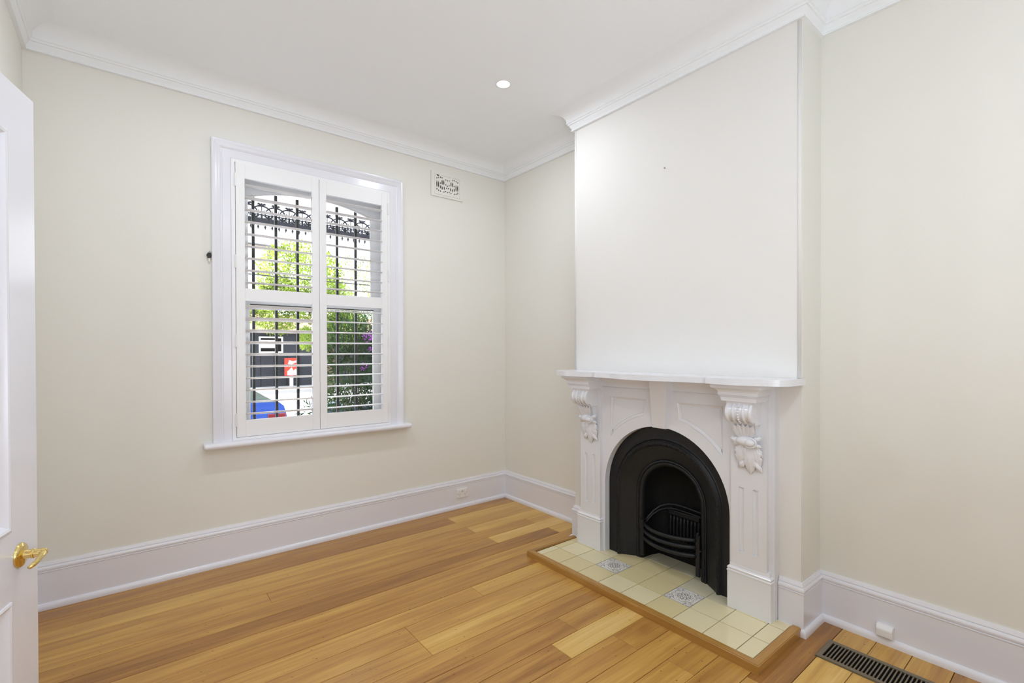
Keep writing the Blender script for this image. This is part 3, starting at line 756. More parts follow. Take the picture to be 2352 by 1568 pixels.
# keystone: wedge that leans out towards the top
bm = BM()
b0 = [(-1.824, .859), (-1.737, .859)]; t0 = [(-1.872, ZT), (-1.764, ZT)]
v = [bm.verts.new((-.287, b0[0][0], b0[0][1])), bm.verts.new((-.287, b0[1][0], b0[1][1])), bm.verts.new((-.358, t0[1][0], t0[1][1])), bm.verts.new((-.358, t0[0][0], t0[0][1]))]
w = [bm.verts.new((-.240, b0[0][0], b0[0][1])), bm.verts.new((-.240, b0[1][0], b0[1][1])), bm.verts.new((-.240, t0[1][0], t0[1][1])), bm.verts.new((-.240, t0[0][0], t0[0][1]))]
bm.faces.new(v); bm.faces.new(w[::-1])
for k in range(4): bm.faces.new((v[k], v[(k+1) % 4], w[(k+1) % 4], w[k]))
bmesh.ops.bevel(bm, geom=[e for e in bm.edges if all(x_ in v for x_ in e.verts)], offset=.002, segments=2, affect='EDGES')
mobj('keystone', bm)
# bed mould under the shelf
BPF = [(0, 1.066), (.004, 1.066), (.005, 1.070), (.002, 1.0725), (.009, 1.0745), (.0095, 1.079), (.008, 1.084), (.009, 1.094), (.014, 1.105), (.022, 1.113), (.026, 1.120), (.034, 1.121), (.036, 1.129), (.036, ZT), (0, ZT)]
for a, b in ((-1.345, -1.758), (-1.853, -2.20)):
    s = sweep([(FX, a), (FX, b)], BPF, side=1); mobj('bed_mould', s[0], auto=30)
# capitals above the corbels
CPF = [(0, 1.058), (.0, 1.077), (.004, 1.078), (.006, 1.081), (.004, 1.084), (.010, 1.086), (.011, 1.092), (.009, 1.100), (.012, 1.108), (.020, 1.114), (.025, 1.119), (.033, 1.120), (.035, 1.127), (.035, ZT), (-.03, ZT), (-.03, 1.058)]
LEGS = [(-1.270, -1.1905, -1.3575, -1.170, -1.366), (-2.285, -2.2, -2.3705, -2.187, -2.3935)]
for c, ya, yb, pa, pb in LEGS:
    if c > -2:   # the left capital is cut off square on its inner side
        s = sweep([(-BD-.004, c+.083), (-.400, c+.083), (-.400, c-.092)], CPF, side=1); bmx = merge([s[k] for k in range(2)])
    else:
        s = sweep([(-BD-.004, c+.083), (-.400, c+.083), (-.400, c-.083), (-BD-.004, c-.083)], CPF, side=1); bmx = merge([s[k] for k in range(3)])
    if c > -2: box(bmx, -.3985, -BD-.001, c-.0915, c+.081, 1.0585, ZT-.0005)
    else: box(bmx, -.3985, -BD-.001, c-.081, c+.081, 1.0585, ZT-.0005)
    mobj('capital', bmx, auto=30)
# legs with two sunk flutes, plinths
def leg(c, ya, yb, pa, pb):
    x0 = -.2955
    f = [ya-.036, ya-.061, ya-.104, ya-.128] if c > -2 else [ya-.040, ya-.064, ya-.106, ya-.132]
    ys = [ya, f[0], f[1], f[2], f[3], yb]; zs = [.245, .317, .632, 1.06]
    bm = BM()
    def rnd(y0, y1, z0, z1):
        return [(y1, z0), (y0, z0), (y0, z1), (y1, z1)]
    hl = [rnd(f[0], f[1], zs[1], zs[2]), rnd(f[2], f[3], zs[1], zs[2])]
    poly_prism(bm, [[(yb, zs[0]), (ya, zs[0]), (ya, zs[3]), (yb, zs[3])]]+hl, x0, x0+.0095, YZ)
    box(bm, x0+.009, -BD-.0005, yb, ya, zs[0], zs[3])
    L = mobj('leg_shaft', bm)
    for h in hl:   # hollow flutes
        y0, y1 = h[1][0], h[0][0]; bm = BM(); n = 8
        for (za, zb) in ((zs[1], zs[2]),):
            prev = None
            for k in range(n+1):
                a = math.pi*k/n; y = (y0+y1)/2+(y0-y1)/2*math.cos(a); dx = .0085*math.sin(a)
                cur = (bm.verts.new((x0+.001+dx, y, za+.0+dx*.8)), bm.verts.new((x0+.001+dx, y, zb-dx*.8)))
                if prev: bm.faces.new((prev[0], cur[0], cur[1], prev[1]))
                prev = cur
        mobj('flute', bm, parent=L, smooth=True)
    PF = [(0, HZ), (0, .2085), (.002, .2105), (.002, .216), (-.002, .219), (0, .223), (.001, .229), (-.003, .234), (-.0085, .238), (-.0085, .243), (-.011, .249), (-.012, .256), (-.04, .256), (-.04, HZ)]
    xf = -.3065
    s = sweep([(-BD-.0005, pa), (xf, pa), (xf, pb), (-BD-.0005, pb)], PF, side=1)
    bmx = merge([s[k] for k in range(3)]); box(bmx, xf+.013, -BD-.0005, pb+.013, pa-.013, HZ, .2555)
    mobj('plinth', bmx, auto=30)
for l_ in LEGS: leg(*l_)
# shelf
half = [(0, .503), (.06, .502), (.12, .490), (.18, .468), (.23, .455), (.28, .449), (.325, .450), (.338, .446), (.345, .433), (.362, .433), (.369, .446), (.41, .462), (.455, .474), (.50, .478), (.55, .474), (.60, .462), (.632, .451), (.640, .440), (.655, .436), (.685, .425), (.71, .405), (.725, .375), (.728, .2248)]
pts = [(-w_, -1.78+s_) for s_, w_ in half]+[(-w_, -1.78-s_) for s_, w_ in half[::-1][:-1]]
bm = BM(); va, vb = poly_prism(bm, [pts], ZT, ZT+.029, lambda a, b, c: (a, b, c))
es = [e for e in bm.edges if (all(x_ in va for x_ in e.verts) or all(x_ in vb for x_ in e.verts)) and len(e.link_faces) == 2 and e.calc_face_angle(0) > .5 and any(abs(x_.co.x+.2248) > .001 for x_ in e.verts)]
bmesh.ops.bevel(bm, geom=es, offset=.004, segments=2, affect='EDGES')
mobj('shelf', bm, auto=35)

# corbels
def petal(bm, base, tip, width, bulge, nrm_out, curl=0, lobes=3, n=10, m_=8, droop=0):
    """ridged leaf lobe from base to tip lying on the face whose outward normal is -X, raised along its centre"""
    B_, T_ = Vector(base), Vector(tip); d = T_-B_; up = Vector(nrm_out); side = d.normalized().cross(up).normalized()
    grid = []
    for i in range(n+1):
        t = i/n; wv = width*(math.sin(math.pi*min(1, t*.82+.16))**.7)*(1-.9*max(0, t-.8)*5*.9)
        wv *= 1+.34*abs(math.sin(lobes*math.pi*t))-.20
        c = B_+d*t+up*(bulge*math.sin(math.pi*(.15+.85*t))+curl*t*t)+Vector((0, 0, -droop*t*t))
        row = []
        for j in range(m_+1):
            s_ = (j/m_-.5)*2
            h = (1-abs(s_)**1.8)*bulge*.9 + .0018*math.cos(s_*math.pi*3)
            row.append(bm.verts.new(c+side*wv*s_*.5+up*h*(.5+.5*math.sin(math.pi*t))))
        grid.append(row)
    for i in range(n):
        for j in range(m_): bm.faces.new((grid[i][j], grid[i][j+1], grid[i+1][j+1], grid[i+1][j]))
def ellip(bm, c, rx, ry, rz, mt_=None, u=14, v_=10):
    g = bmesh.ops.create_uvsphere(bm, u_segments=u, v_segments=v_, radius=1)
    for vv in g['verts']:
        p = Vector((vv.co.x*rx, vv.co.y*ry, vv.co.z*rz))
        if mt_ is not None: p = mt_@p
        vv.co = p+Vector(c)
def corbel(c):
    o = (-1, 0, 0); x0 = -.2955
    cb = None
    # scroll body: side profile in (x,z), extruded over the width
    prof = [(-.2945, 1.059), (-.396, 1.059)]+[(-.352-.051*math.cos(a), 1.005+.046*math.sin(a)) for a in [R(50-12*k) for k in range(12)]]+[(-.345, .961), (-.335, .952), (-.2945, .948)]
    bm = BM(); poly_prism(bm, [prof], c+.060, c-.060, lambda a, b, cc: (a, cc, b))
    cb = mobj('corbel', bm, auto=35)
    # four raised ribs over the scroll
    for dy, w_ in ((.054, .017), (.0235, .014), (-.0235, .014), (-.054, .017)):
        bm = BM(); n = 18; rows = []
        for k in range(n+1):
            a = R(62-(62+78)*k/n); row = []
            for j in range(7):
                s_ = (j/6-.5)*2; rr = .050+.008*math.sqrt(max(0, 1-s_*s_))*(.55+.45*math.sin(math.pi*k/n))
                row.append(bm.verts.new((-.350-rr*math.cos(a)*1.04, c+dy+w_/2*s_, 1.005+rr*math.sin(a)*.98)))
            rows.append(row)
        for p, q in zip(rows, rows[1:]):
            for j in range(6): bm.faces.new((p[j], p[j+1], q[j+1], q[j]))
        mobj('scroll_rib', bm, parent=cb, smooth=True)
    bm = BM()
    for k in range(9):
        a = R(48-14*k); ellip(bm, (-.350-.053*math.cos(a)*1.04, c, 1.005+.053*math.sin(a)), .0045, .0060, .0062, u=8, v_=6)
    mobj('bead_row', bm, parent=cb, smooth=True)
    # side volute disc
    for sy in (-1, 1):
        bm = BM(); lathe(bm, [(.028, 0), (.028, .0008), (.022, .0016), (.019, .0006), (.012, .0016), (.005, .002)], (-.352, c+sy*.0598, 1.008), (0, sy, 0), 20); mobj('volute', bm, parent=cb, auto=40)
    # abacus strip and leaf spray below the scroll
    bm = BM(); box(bm, -.352, -.293, c-.0618, c+.0618, .9465, .9615, bev=.003, seg=2); mobj('scroll_fillet', bm, parent=cb)
    # tapering console body behind the leaves
    bm = BM(); rows = []
    for k in range(9):
        t = k/8; z = .951-.115*t; xf = -.346+.026*t-.010*math.sin(math.pi*t)*-1; hw = .052-.012*t
        rows.append([bm.verts.new((x0+.002, c-hw, z)), bm.verts.new((xf+.008, c-hw, z)), bm.verts.new((xf, c-hw*.5, z)), bm.verts.new((xf, c+hw*.5, z)), bm.verts.new((xf+.008, c+hw, z)), bm.verts.new((x0+.002, c+hw, z))])
    for p, q in zip(rows, rows[1:]):
        for j in range(5): bm.faces.new((p[j], p[j+1], q[j+1], q[j]))
    bm.faces.new(rows[-1]); bm.faces.new(rows[0]); mobj('console', bm, parent=cb, auto=50)
    bm = BM()
    for ty, wd in ((-.050, .034), (-.025, .036), (0, .034), (.025, .036), (.050, .034)):
        petal(bm, (-.318, c+ty*.25, .872), (-.350, c+ty, .953-abs(ty)*.12), wd, .0065, o, curl=.006, lobes=4, n=14)
    mobj('upper_leaf', bm, parent=cb, smooth=True)
    bm = BM(); 
    ellip(bm, (-.330, c-.005, .865), .024, .050, .024)
    g0 = len(bm.verts)
    petal(bm, (-.322, c+.030, .862), (-.318, c+.078, .872), .030, .010, o, lobes=2)
    petal(bm, (-.322, c+.030, .858), (-.312, c+.066, .838), .022, .008, o, lobes=2)
    petal(bm, (-.322, c-.035, .872), (-.315, c-.072, .888), .022, .008, o, lobes=2)
    petal(bm, (-.322, c-.035, .852), (-.312, c-.070, .842), .024, .008, o, lobes=2)
    mobj('leaf_boss', bm, parent=cb, smooth=True)
    bm = BM(); ellip(bm, (-.344, c-.028, .862), .017, .024, .018)
    tube(bm, [(-.343, c-.028+.029*math.cos(a), .862+.022*math.sin(a)) for a in [2*math.pi*k/24 for k in range(24)]], .0045, 8, closed=True)
    mobj('egg_boss', bm, parent=cb, smooth=True)
    bm = BM()
    for by, bz, ty, tz, wd, bl in ((.018, .850, .040, .742, .054, .009), (.030, .842, .055, .785, .036, .007), (-.012, .850, -.016, .704, .066, .010), (-.030, .846, -.056, .738, .052, .008), (-.032, .846, -.068, .792, .036, .007), (.003, .845, .010, .755, .034, .010)):
        petal(bm, (-.312, c+by, bz), (-.300, c+ty, tz), wd, bl, o, lobes=4, n=14, m_=10)
    petal(bm, (-.306, c-.030, .775), (-.300, c-.068, .722), .026, .008, o, lobes=2)
    petal(bm, (-.306, c+.010, .765), (-.300, c+.042, .728), .026, .008, o, lobes=3)
    mobj('lower_leaf', bm, parent=cb, smooth=True)
for c in (-1.274, -2.285): corbel(c)

# ================================================================== CAST IRON INSERT
fi = thing('fireplace_insert', 'black cast iron arched register grate set in the mantelpiece', 'fireplace', loc=(-.2, -1.78, .031))
fb = -Vector(fi.location)
def fobj(name, bm, mat='iron', parent=fi, **k):
    bmesh.ops.translate(bm, verts=bm.verts[:], vec=fb); return obj(name, bm, mat, parent, **k)
def arch_ring(bm, spec, zb=None, n=48):
    """spec: [(x, radius, centre z, bottom z)], lofted as arched strips from the left foot over the top to the right foot"""
    rows = []
    for x, r, zc, z0 in spec:
        row = [bm.verts.new((x, AC+r, z0))]
        row += [bm.verts.new((x, AC+r, z0+(zc-z0)*k/4)) for k in range(1, 4)]
        row += [bm.verts.new((x, AC+r*math.cos(math.pi*k/n), zc+r*math.sin(math.pi*k/n))) for k in range(n+1)]
        row += [bm.verts.new((x, AC-r, z0+(zc-z0)*k/4)) for k in (3, 2, 1)]
        row.append(bm.verts.new((x, AC-r, z0))); rows.append(row)
    for a, b in zip(rows, rows[1:]):
        for k in range(len(a)-1): bm.faces.new((a[k], a[k+1], b[k+1], b[k]))
Zb = .031
bm = BM(); arch_ring(bm, [(-.226, .4018, .462, Zb), (-.2315, .4005, .462, Zb), (-.2315, .350, .448, Zb), (-.2345, .347, .447, Zb), (-.2345, .343, .446, Zb), (-.2315, .340, .445, Zb)])
fobj('outer_plate', bm, auto=35)
bm = BM(); pf = [(-.2315, .340)]+[(-.231-.016*math.sin(math.pi*k/8), .338-.030*k/8) for k in range(1, 8)]+[(-.2295, .306), (-.226, .302)]
arch_ring(bm, [(x, r, .444, Zb) for x, r in pf]); rg_ = fobj('rope_moulding', bm, smooth=True)
# cast ridges on the rope moulding
bm = BM()
rm, zc = .323, .444
def ridge(y, z, ang):
    ca, sa = math.cos(ang), math.sin(ang)
    mt_ = Matrix.Translation((-.2465, y, z))@Matrix.Rotation(ang, 4, 'X')
    vs_ = []
    box(bm, -.0004, .0018, -.0100, .0100, -.0019, .0019, mtx=mt_)
cnt = 0
for k in range(118):
    a = math.pi*(k+.5)/118; ridge(AC+rm*math.cos(a), zc+rm*math.sin(a), a+.35)
for k in range(44):
    z = zc-(k+.5)*.0086
    for s_ in (1, -1): ridge(AC+s_*rm, z, (0 if s_ > 0 else math.pi)+.35)
fobj('cast_ridges', bm, parent=rg_, kind='stuff')
bm = BM(); arch_ring(bm, [(-.226, .302, .444, Zb), (-.218, .290, .442, Zb), (-.182, .234, .434, Zb), (-.178, .228, .433, Zb)]); fobj('splayed_hood', bm, auto=35)
bm = BM(); arch_ring(bm, [(-.178, .228, .433, Zb), (-.184, .226, .433, Zb), (-.186, .221, .432, Zb), (-.182, .215, .432, Zb), (-.178, .213, .432, Zb), (-.182, .210, .432, Zb), (-.183, .204, .432, Zb), (-.178, .198, .432, Zb), (-.172, .190, .432, Zb), (-.150, .188, .432, Zb)]); fobj('inner_arch_moulding', bm, auto=50)
bm = BM(); arch_ring(bm, [(-.150, .188, .432, Zb), (-.10, .185, .432, Zb), (-.04, .165, .42, Zb), (-.012, .12, .38, Zb), (-.006, .0, .36, Zb)]); fobj('firebox', bm, 'soot', smooth=True)
# ash opening plate and bottom grate
bm = BM(); n = 14; rows = []
bm = BM(); box(bm, -.035, -.025, AC-.17, AC+.17, Zb, .125); fobj('ash_plate', bm, 'soot')
bm = BM(); box(bm, -.06, .05, AC-.17, AC+.17, .118, .126); fobj('grate_floor', bm, 'soot')
for k in range(13):
    y = AC+.15-.025*k; fr = -.235+.055*((y-AC)/.175)**2
    bm = BM(); tube(bm, [(fr, y, .146), (-.06, y, .140)], .0048, 6); fobj('bottom_grate_bar', bm, 'soot')
# bowed front bars
def bow(z, r, dx=0, depth=.078):
    pts = []
    for k in range(21):
        t = -1+2*k/20; pts.append((-.182-depth*(1-t*t)**.85-dx, AC+.172*t, z)); 
    bm = BM(); tube(bm, pts, r, 10); return fobj('fire_bar', bm, smooth=True)
bow(.253, .0115); bow(.212, .0115, depth=.074); bow(.165, .0125, depth=.062)
for s_ in (1, -1):
    bm = BM(); box(bm, -.193, -.180, AC+s_*.182-.012, AC+s_*.182+.012, .055, .285, bev=.003, seg=2)
    tube(bm, [(-.194, AC+s_*.182, .275), (-.198, AC+s_*.182, .285), (-.188, AC+s_*.182, .292)], .007, 8)
    fobj('grate_post', bm)
    bm = BM(); lathe(bm, [(.006, 0), (.006, .010), (.003, .014)], (-.193, AC+s_*.203, .205), (-1, 0, 0), 10); fobj('fixing_stud', bm)
# curved rim above the basket
pts = [(-.165, AC+.176, .262), (-.145, AC+.168, .285), (-.115, AC+.152, .318), (-.085, AC+.128, .345), (-.060, AC+.095, .360), (-.048, AC+.055, .366), (-.044, AC+.01, .366), (-.044, AC-.05, .363), (-.048, AC-.10, .360), (-.055, AC-.148, .357)]
bm = BM(); tube(bm, pts, .007, 8); tube(bm, [(p[0]-.012, p[1], p[2]-.022) for p in pts], .005, 8); fobj('basket_rim', bm, smooth=True)
# fluted fireback slab
fbk = BM(); box(fbk, -.03, -.012, AC-.115, AC+.10, .125, .335, bev=.004); fk = fobj('fireback', fbk)
bm = BM(); box(bm, -.05, -.028, AC-.110, AC+.095, .300, .330, bev=.006, seg=2); fobj('fireback_ledge', bm, parent=fk)
for k in range(9):
    y = AC+.085-.0232*k
    bm = BM(); tube(bm, [(-.033, y, .150), (-.038, y, .20), (-.036, y, .27), (-.031, y, .298)], .0078, 8); fobj('fireback_rib', bm, parent=fk, smooth=True)
# feet of splayed sides meet the tiles

# ================================================================== OUTSIDE
# verandah
bm = BM(); box(bm, -4.6, 1.2, .262, 1.62, -.2, -.09); obj('floor_verandah', bm, 'concrete', kind='structure')
bm = BM(); box(bm, -4.6, 1.2, .262, 1.66, 2.74, 2.80); obj('ceiling_verandah', bm, 'paintwhite', kind='structure')
bm = BM(); box(bm, -4.6, 1.2, 1.47, 1.56, 2.665, 2.74); obj('trim_8', bm, 'paintwhite', kind='structure')
fz = thing('iron_lace_frieze', 'black cast iron lace frieze hanging along the verandah edge outside the window', 'ironwork', loc=(-1.664, 1.5, 2.48))
def lace_panel():
    bm = BM(); h = .059; T3 = lambda a, b, c: (a, c, b); d0, d1 = -.005, .005
    box(bm, -h, h, d0, d1, .0, .037); box(bm, -h, h, d0, d1, .069, .079); box(bm, -h, h, -.004, .004, -.016, -.011)
    for s_ in (-1, 1): ribbon(bm, [(s_*h, .03), (s_*h, .075)], .020, d0, d1, T3)
    ribbon(bm, [(0, .03), (0, .075)], .018, d0, d1, T3)
    for s_ in (-1, 1):   # C scrolls
        cx = s_*.030
        ribbon(bm, [(cx+s_*.019*math.cos(a)*(1-.05*k), .054+.016*math.sin(a)*(1-.05*k)) for k, a in enumerate([R(-150+32*q) for q in range(11)])], .0085, d0, d1, T3)
        ribbon(bm, [(s_*.059, .036), (s_*.050, .043), (s_*.040, .056), (s_*.030, .052)], [.012, .010, .008, .010], d0, d1, T3)
        # interlaced arcs reaching into the next panel
        ribbon(bm, [(s_*.088*math.sin(a), .077+.078*math.cos(a)) for a in [R(92*k/9) for k in range(10)]], .0125, d0, d1, T3)
        ribbon(bm, [(0, .085), (s_*.010, .093), (s_*.021, .106), (s_*.026, .118), (s_*.019, .122)], [.004, .005, .007, .006, .004], d0, d1, T3)
        ribbon(bm, [(s_*.002, .156), (s_*.014, .168), (s_*.027, .172), (s_*.035, .166)], [.010, .015, .015, .006], d0, d1, T3)
        ribbon(bm, [(s_*.008, .149), (s_*.024, .155), (s_*.036, .152)], [.010, .012, .005], d0, d1, T3)
    ribbon(bm, [(0, .077), (0, .15)], .007, d0, d1, T3)
    ribbon(bm, [(0, .148), (0, .168), (0, .180)], [.020, .014, .004], d0, d1, T3)
    for cx in (-h/2, h/2):   # drops below the band
        ribbon(bm, [(cx, .0), (cx, -.020), (cx, -.036), (cx, -.048), (cx, -.062)], [.006, .006, .020, .010, .002], d0, d1, T3)
        for s_ in (-1, 1): ribbon(bm, [(cx, -.012), (cx+s_*.010, -.018), (cx+s_*.017, -.012), (cx+s_*.022, -.004)], [.004, .006, .006, .004], d0, d1, T3)
    return bm
lp_ = None
for k in range(-20, 22):
    if lp_ is None: o = obj('lace_panel', lace_panel(), 'lace', fz); lp_ = o.data
    else:
        o = bpy.data.objects.new('lace_panel', lp_); COL.objects.link(o); o.parent = fz
    o.location = (k*.118, 0, 0)
for i in range(2):
    x = (-4.15, .95)[i]
    t = thing('verandah_post', ['white timber verandah post at the door side of the frieze', 'white timber verandah post at the fireplace side of the frieze'][i], 'post', 'verandah posts', loc=(x, 1.51, -.09))
    bm = BM(); lathe(bm, [(.07, 0), (.07, .12), (.05, .14), (.045, 2.4), (.06, 2.45), (.06, 2.745)], (0, 0, 0), (0, 0, 1), 20); obj('post_shaft', bm, 'paintwhite', t, auto=30)
# ground
bm = BM()
prof = [(.26, -.3), (1.62, -.3), (2.95, -.32), (3.0, -.38), (4.6, -.42), (4.62, -.52), (5.0, -.55), (9.0, -.40), (13.2, -.06), (13.25, .05), (15.0, .07), (40, .10)]
A = [bm.verts.new((-30, y, z)) for y, z in prof]; B = [bm.verts.new((40, y, z)) for y, z in prof]
for k in range(len(prof)-1): bm.faces.new((A[k], A[k+1], B[k+1], B[k]))
obj('ground_street', bm, 'asphalt', kind='structure')
bm = BM(); box(bm, -.62, 4.5, 2.98, 3.10, -.38, .56, bev=.01); box(bm, -.66, -.44, 2.95, 3.13, -.38, .62, bev=.01); obj('wall_garden', bm, 'bluegrey', kind='structure')

def leaves(name, parent, mat, clusters, base, kind='stuff'):
    """clusters: (centre, radii, count, length, width)"""
    V, F = [], []
    for (c, rad, n, ln, wd) in clusters:
        for _ in range(n):
            while True:
                p = Vector((random.uniform(-1, 1), random.uniform(-1, 1), random.uniform(-1, 1)))
                if .08 < p.length < 1: break
            q = Vector((p.x*rad[0], p.y*rad[1], p.z*rad[2]))+Vector(c)-Vector(base)
            d = (p.normalized()+Vector((random.uniform(-.8, .8), random.uniform(-.8, .8), random.uniform(-.7, .9)))).normalized()
            s = d.cross(Vector((random.uniform(-1, 1), random.uniform(-1, 1), random.uniform(-1, 1)))).normalized()
            l = ln*random.uniform(.6, 1.3); w = wd*random.uniform(.7, 1.2); i = len(V)
            V += [q, q+d*l*.5+s*w*.5, q+d*l, q+d*l*.5-s*w*.5]; F.append((i, i+1, i+2, i+3))
    me = bpy.data.meshes.new(name); me.from_pydata([tuple(v) for v in V], [], F); me.materials.append(M[mat])
    o = bpy.data.objects.new(name, me); COL.objects.link(o); o.parent = parent; o['kind'] = kind; return o
random.seed(17)
sh = thing('garden_shrub', 'dark green narrow-leaved shrub with purple flowers seen through the right shutter panel', 'shrub', loc=(-.35, 2.35, -.32))
bs = sh.location
bm = BM()
for k in range(16):
    a = random.uniform(0, 6.28); rr = random.uniform(.15, .6); h = random.uniform(1.3, 2.0)
    tube(bm, [(.03*math.cos(a), .03*math.sin(a), 0), (rr*.4*math.cos(a), rr*.35*math.sin(a), h*.45), (rr*math.cos(a), rr*.6*math.sin(a), h)], .01, 5, rads=[.014, .009, .003])
obj('stem', bm, 'bark', sh)
leaves('foliage', sh, 'leafd', [((-.55, 2.35, 1.05), (.36, .35, .65), 3000, .080, .017), ((-.05, 2.4, 1.15), (.45, .4, .75), 2600, .085, .017), ((-.45, 2.35, 1.5), (.42, .3, .35), 900, .08, .015), ((-.55, 2.35, .5), (.45, .35, .40), 1900, .070, .016), ((-1.0, 2.35, .62), (.14, .12, .14), 70, .07, .016)], bs)
fl_ = leaves('flower', sh, 'purple', [((-.42, 2.1, 1.47), (.05, .05, .06), 60, .028, .02), ((-.37, 2.1, 1.30), (.045, .05, .09), 50, .026, .018), ((-.47, 2.1, 1.12), (.03, .04, .05), 30, .024, .018)], bs)
tr = thing('street_tree', 'bright yellow-green leafy tree standing across the road', 'tree', loc=(2.35, 12.2, 0))
bm = BM(); tube(bm, [(0, 0, -.05), (.05, 0, 1.2), (-.1, 0, 2.1)], .12, 10, rads=[.15, .12, .10])
for e in ((-1.3, .1, 3.6), (.6, .2, 3.4), (-.2, -.2, 4.2), (1.1, .3, 3.0), (-.75, -.4, 1.75), (.7, -.2, 2.2)):
    tube(bm, [(-.1, 0, 1.6+.2*e[0]*0), ((e[0]-.1)/2, e[1]/2, (e[2]+1.9)/2), e], .04, 6, rads=[.07, .04, .015])
obj('trunk', bm, 'bark', tr)
leaves('foliage', tr, 'leaf', [((1.5, 12.2, 3.6), (1.25, 1.0, 1.1), 6500, .085, .055), ((.85, 12.4, 2.65), (.80, .8, .85), 3600, .085, .055), ((2.3, 12.0, 2.75), (.9, .8, .80), 3600, .085, .055), ((3.3, 12.4, 3.4), (1.1, .9, 1.1), 1900, .08, .045), ((1.55, 11.8, 1.68), (.24, .25, .36), 900, .07, .045), ((2.6, 11.7, 2.0), (.45, .4, .6), 900, .075, .045), ((2.9, 12.1, 2.1), (.6, .6, .55), 1900, .08, .055)], tr.location)
# charcoal house across the road
hs = thing('charcoal_house', 'charcoal painted single storey house across the road with brown tiled roof', 'building', loc=(3, 15, .05))
hv = -Vector(hs.location)
def sobj(name, bm, mat, parent=hs, off=hv, **k):
    bmesh.ops.translate(bm, verts=bm.verts[:], vec=off); return obj(name, bm, mat, parent, **k)
bm = BM(); box(bm, .2, 9, 15, 19, .05, 1.95); sobj('wall', bm, 'charcoal')
for r_ in range(4):
    bm = BM(); z0 = 1.93+.17*r_; y0 = 14.8+.32*r_
    vs = [(0, y0, z0), (9.2, y0, z0), (9.2, y0+.36, z0+.19), (0, y0+.36, z0+.19)]
    lo = [bm.verts.new(v) for v in vs]; hi = [bm.verts.new((v[0], v[1]-.01, v[2]+.045)) for v in vs]
    bm.faces.new(lo[::-1]); bm.faces.new(hi)
    for k in range(4): bm.faces.new((lo[k], lo[(k+1) % 4], hi[(k+1) % 4], hi[k]))
    sobj('roof_tile_course', bm, 'rooftile')
wf = BM(); poly_prism(wf, [[(.85, 1.25), (1.62, 1.25), (1.62, 1.82), (.85, 1.82)], [(.90, 1.30), (1.57, 1.30), (1.57, 1.77), (.90, 1.77)]], 14.95, 15.0, lambda a, b, c: (a, c, b)); wf_ = sobj('window', wf, 'paintwhite')
bm = BM(); box(bm, .92, 1.38, 14.985, 14.995, 1.42, 1.70); sobj('blind', bm, 'paintwhite', wf_)
bm = BM(); box(bm, .90, 1.57, 14.996, 15.002, 1.30, 1.77); sobj('pane', bm, 'void', wf_)
for k in range(12):
    bm = BM(); x = .5+k*.42; box(bm, x, x+.40, 14.965, 14.998, .07, 1.18, bev=.004); sobj('wall_panel', bm, 'charcoal2')
bm = BM(); box(bm, 2.75, 3.0, 14.7, 14.95, .05, .9, bev=.02); box(bm, 2.72, 3.03, 14.67, 14.98, .9, .97, bev=.015); sobj('gate_pier', bm, 'paintwhite')
rs = thing('red_notice_board', 'red notice board with pale markings on a white post across the road', 'sign', loc=(1.85, 14.75, .05))
def robj(name, bm, mat):
    bmesh.ops.translate(bm, verts=bm.verts[:], vec=-Vector(rs.location)); return obj(name, bm, mat, rs)
M['red'] = simple('red_board_paint', (.75, .04, .02), .6)
bm = BM(); box(bm, 1.61, 2.09, 14.72, 14.75, .44, 1.06, bev=.01); robj('board', bm, 'red')
bm = BM(); box(bm, 1.79, 1.90, 14.751, 14.80, .05, .50); robj('post', bm, 'paintwhite')
for pts_ in ([(1.70, .46), (2.02, .46), (2.04, .60), (1.97, .68), (1.90, .61), (1.84, .74), (1.76, .64), (1.70, .60)], [(1.72, .86), (1.84, .84), (1.98, .90), (2.02, .98), (1.88, .95), (1.76, .99)]):
    bm = BM(); poly_prism(bm, [pts_], 14.712, 14.7195, lambda a, b, c: (a, c, b)); robj('marking', bm, 'paintwhite')
# beige two storey house further back
bh = thing('terrace_house', 'beige two storey house with grey roof behind the charcoal house', 'building', loc=(0, 20, .1))
def bobj(name, bm, mat, parent=bh):
    bmesh.ops.translate(bm, verts=bm.verts[:], vec=-Vector(bh.location)); return obj(name, bm, mat, parent)
bm = BM(); box(bm, -5, 2.15, 20, 26, .1, 6.1); bobj('wall', bm, 'beige')
bm = BM()
v = [bm.verts.new(p) for p in ((-5.3, 19.6, 6.05), (2.9, 19.6, 5.95), (2.9, 26.4, 6.0), (-5.3, 26.4, 6.05), (-5.3, 23, 7.3), (1.2, 23, 7.2))]
bm.faces.new((v[0], v[1], v[5], v[4])); bm.faces.new((v[1], v[2], v[5])); bm.faces.new((v[2], v[3], v[4], v[5])); bm.faces.new((v[3], v[0], v[4])); bm.faces.new((v[0], v[3], v[2], v[1])); bobj('roof', bm, 'greyroof')
bm = BM(); box(bm, -5, 2.5, 18.9, 20, 3.1, 4.5); bobj('balcony', bm, 'paintwhite')
for k in range(4):
    bm = BM(); x = -4.4+k*1.6; box(bm, x, x+.8, 19.95, 20.0, 4.6, 5.7); f = bobj('window', bm, 'paintwhite')
    bm = BM(); box(bm, x+.05, x+.75, 19.93, 19.952, 4.65, 5.65); bobj('pane', bm, 'void', f)
# overhead wires
for i, (z0, z1, y) in enumerate(((4.35, 4.75, 9.0), (3.15, 3.0, 8.2))):
    bm = BM(); tube(bm, [(-10+2.2*k, y, z0+(z1-z0)*k/10-.12*math.sin(math.pi*k/10)) for k in range(11)], .014, 5)
    o = obj('overhead_wire', bm, 'black'); tag(o, ['upper black power line crossing above the street', 'lower black power line crossing in front of the tree'][i], 'wire', 'overhead wires')
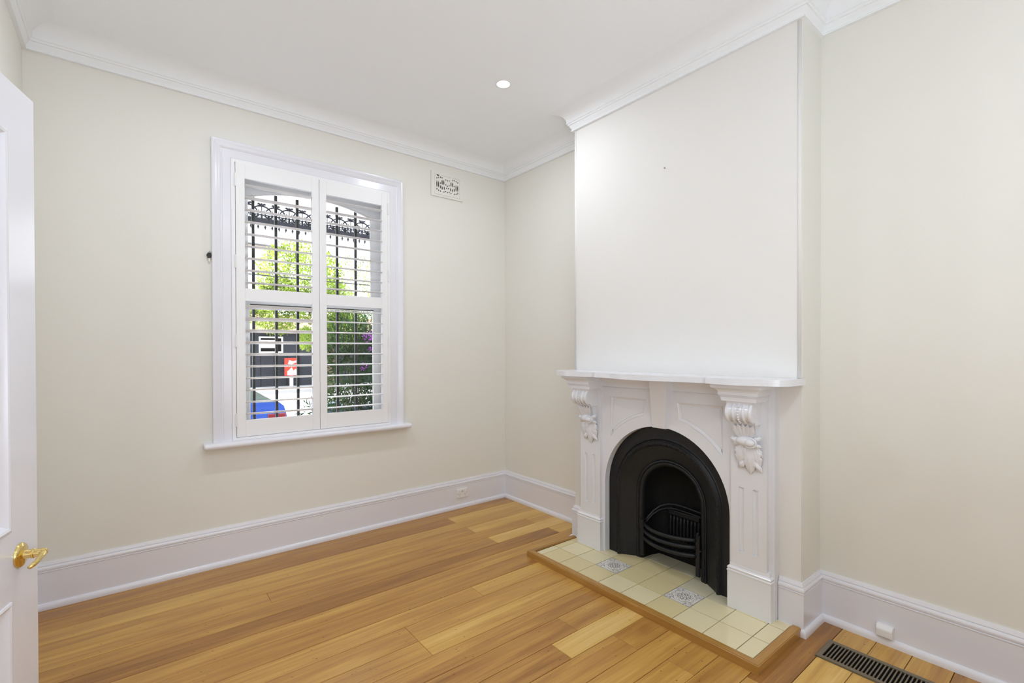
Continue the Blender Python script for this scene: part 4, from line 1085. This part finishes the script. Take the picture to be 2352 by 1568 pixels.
# parked car
car = thing('parked_car', 'bright blue hatchback parked at the kerb outside, tail towards the right', 'car', loc=(-2.5, 6.3, -.53))
def cobj(name, bm, mat, parent=car, **k):
    bmesh.ops.translate(bm, verts=bm.verts[:], vec=-Vector(car.location)); return obj(name, bm, mat, parent, **k)
low = [(-.62, -.32), (-.52, -.24), (-.48, -.05), (-.50, .20), (-.545, .36), (-.62, .425), (-1.3, .455), (-3.05, .44), (-3.35, .42), (-4.1, .33), (-4.42, .18), (-4.48, -.05), (-4.42, -.30), (-4.05, -.34), (-3.95, -.12), (-3.72, .0), (-3.48, -.12), (-3.38, -.34), (-1.60, -.34), (-1.50, -.12), (-1.27, .0), (-1.04, -.12), (-.94, -.34)]
bm = BM(); poly_prism(bm, [low], 5.55, 7.2, lambda a, b, c: (a, c, b))
bmesh.ops.bevel(bm, geom=[e for e in bm.edges if abs(e.verts[0].co.y-e.verts[1].co.y) < 1e-5 and len(e.link_faces) == 2 and e.calc_face_angle(0) > 1], offset=.05, segments=3, affect='EDGES'); cobj('body', bm, 'carblue', auto=35)
bm = BM()
cab = [(-.66, .43), (-1.02, .66), (-1.45, .86), (-2.4, .90), (-2.75, .83), (-3.3, .43)]
A = [bm.verts.new((x, 5.62+(.16 if z > .5 else 0), z)) for x, z in cab]; B = [bm.verts.new((x, 7.13-(.16 if z > .5 else 0), z)) for x, z in cab]
for k in range(len(cab)): bm.faces.new((A[k], A[(k+1) % 6], B[(k+1) % 6], B[k]))
bm.faces.new(A); bm.faces.new(B[::-1]); cobj('cabin_glass', bm, 'carglass', auto=20)
bm = BM()
A = [bm.verts.new((x, y, z)) for x, y, z in ((-1.42, 5.77, .868), (-2.45, 5.77, .912), (-2.45, 6.98, .912), (-1.42, 6.98, .868))]; B = [bm.verts.new((v.co.x, v.co.y, v.co.z+.025)) for v in A]
bm.faces.new(A[::-1]); bm.faces.new(B)
for k in range(4): bm.faces.new((A[k], A[(k+1) % 4], B[(k+1) % 4], B[k]))
cobj('roof', bm, 'carblue')
for x in (-1.27, -3.72):
    for y in (5.58, 7.0):
        bm = BM(); lathe(bm, [(.16, 0), (.30, 0), (.315, .03), (.315, .15), (.30, .18), (.16, .18)], (x, y, -.22), (0, 1, 0), 24); w_ = cobj('wheel', bm, 'tyre', auto=40)
        bm = BM(); lathe(bm, [(.02, -.01), (.16, .01), (.16, .02)], (x, y, -.22), (0, 1, 0), 20); cobj('hubcap', bm, 'steel', w_)
for y in (5.535, 6.95):
    bm = BM(); box(bm, -.80, -.515, y, y+.26, .16, .235, bev=.01); cobj('tail_lamp', bm, 'redlamp')
bm = BM(); box(bm, -.49, -.47, 6.1, 6.65, .0, .12); cobj('number_plate', bm, 'paintwhite')
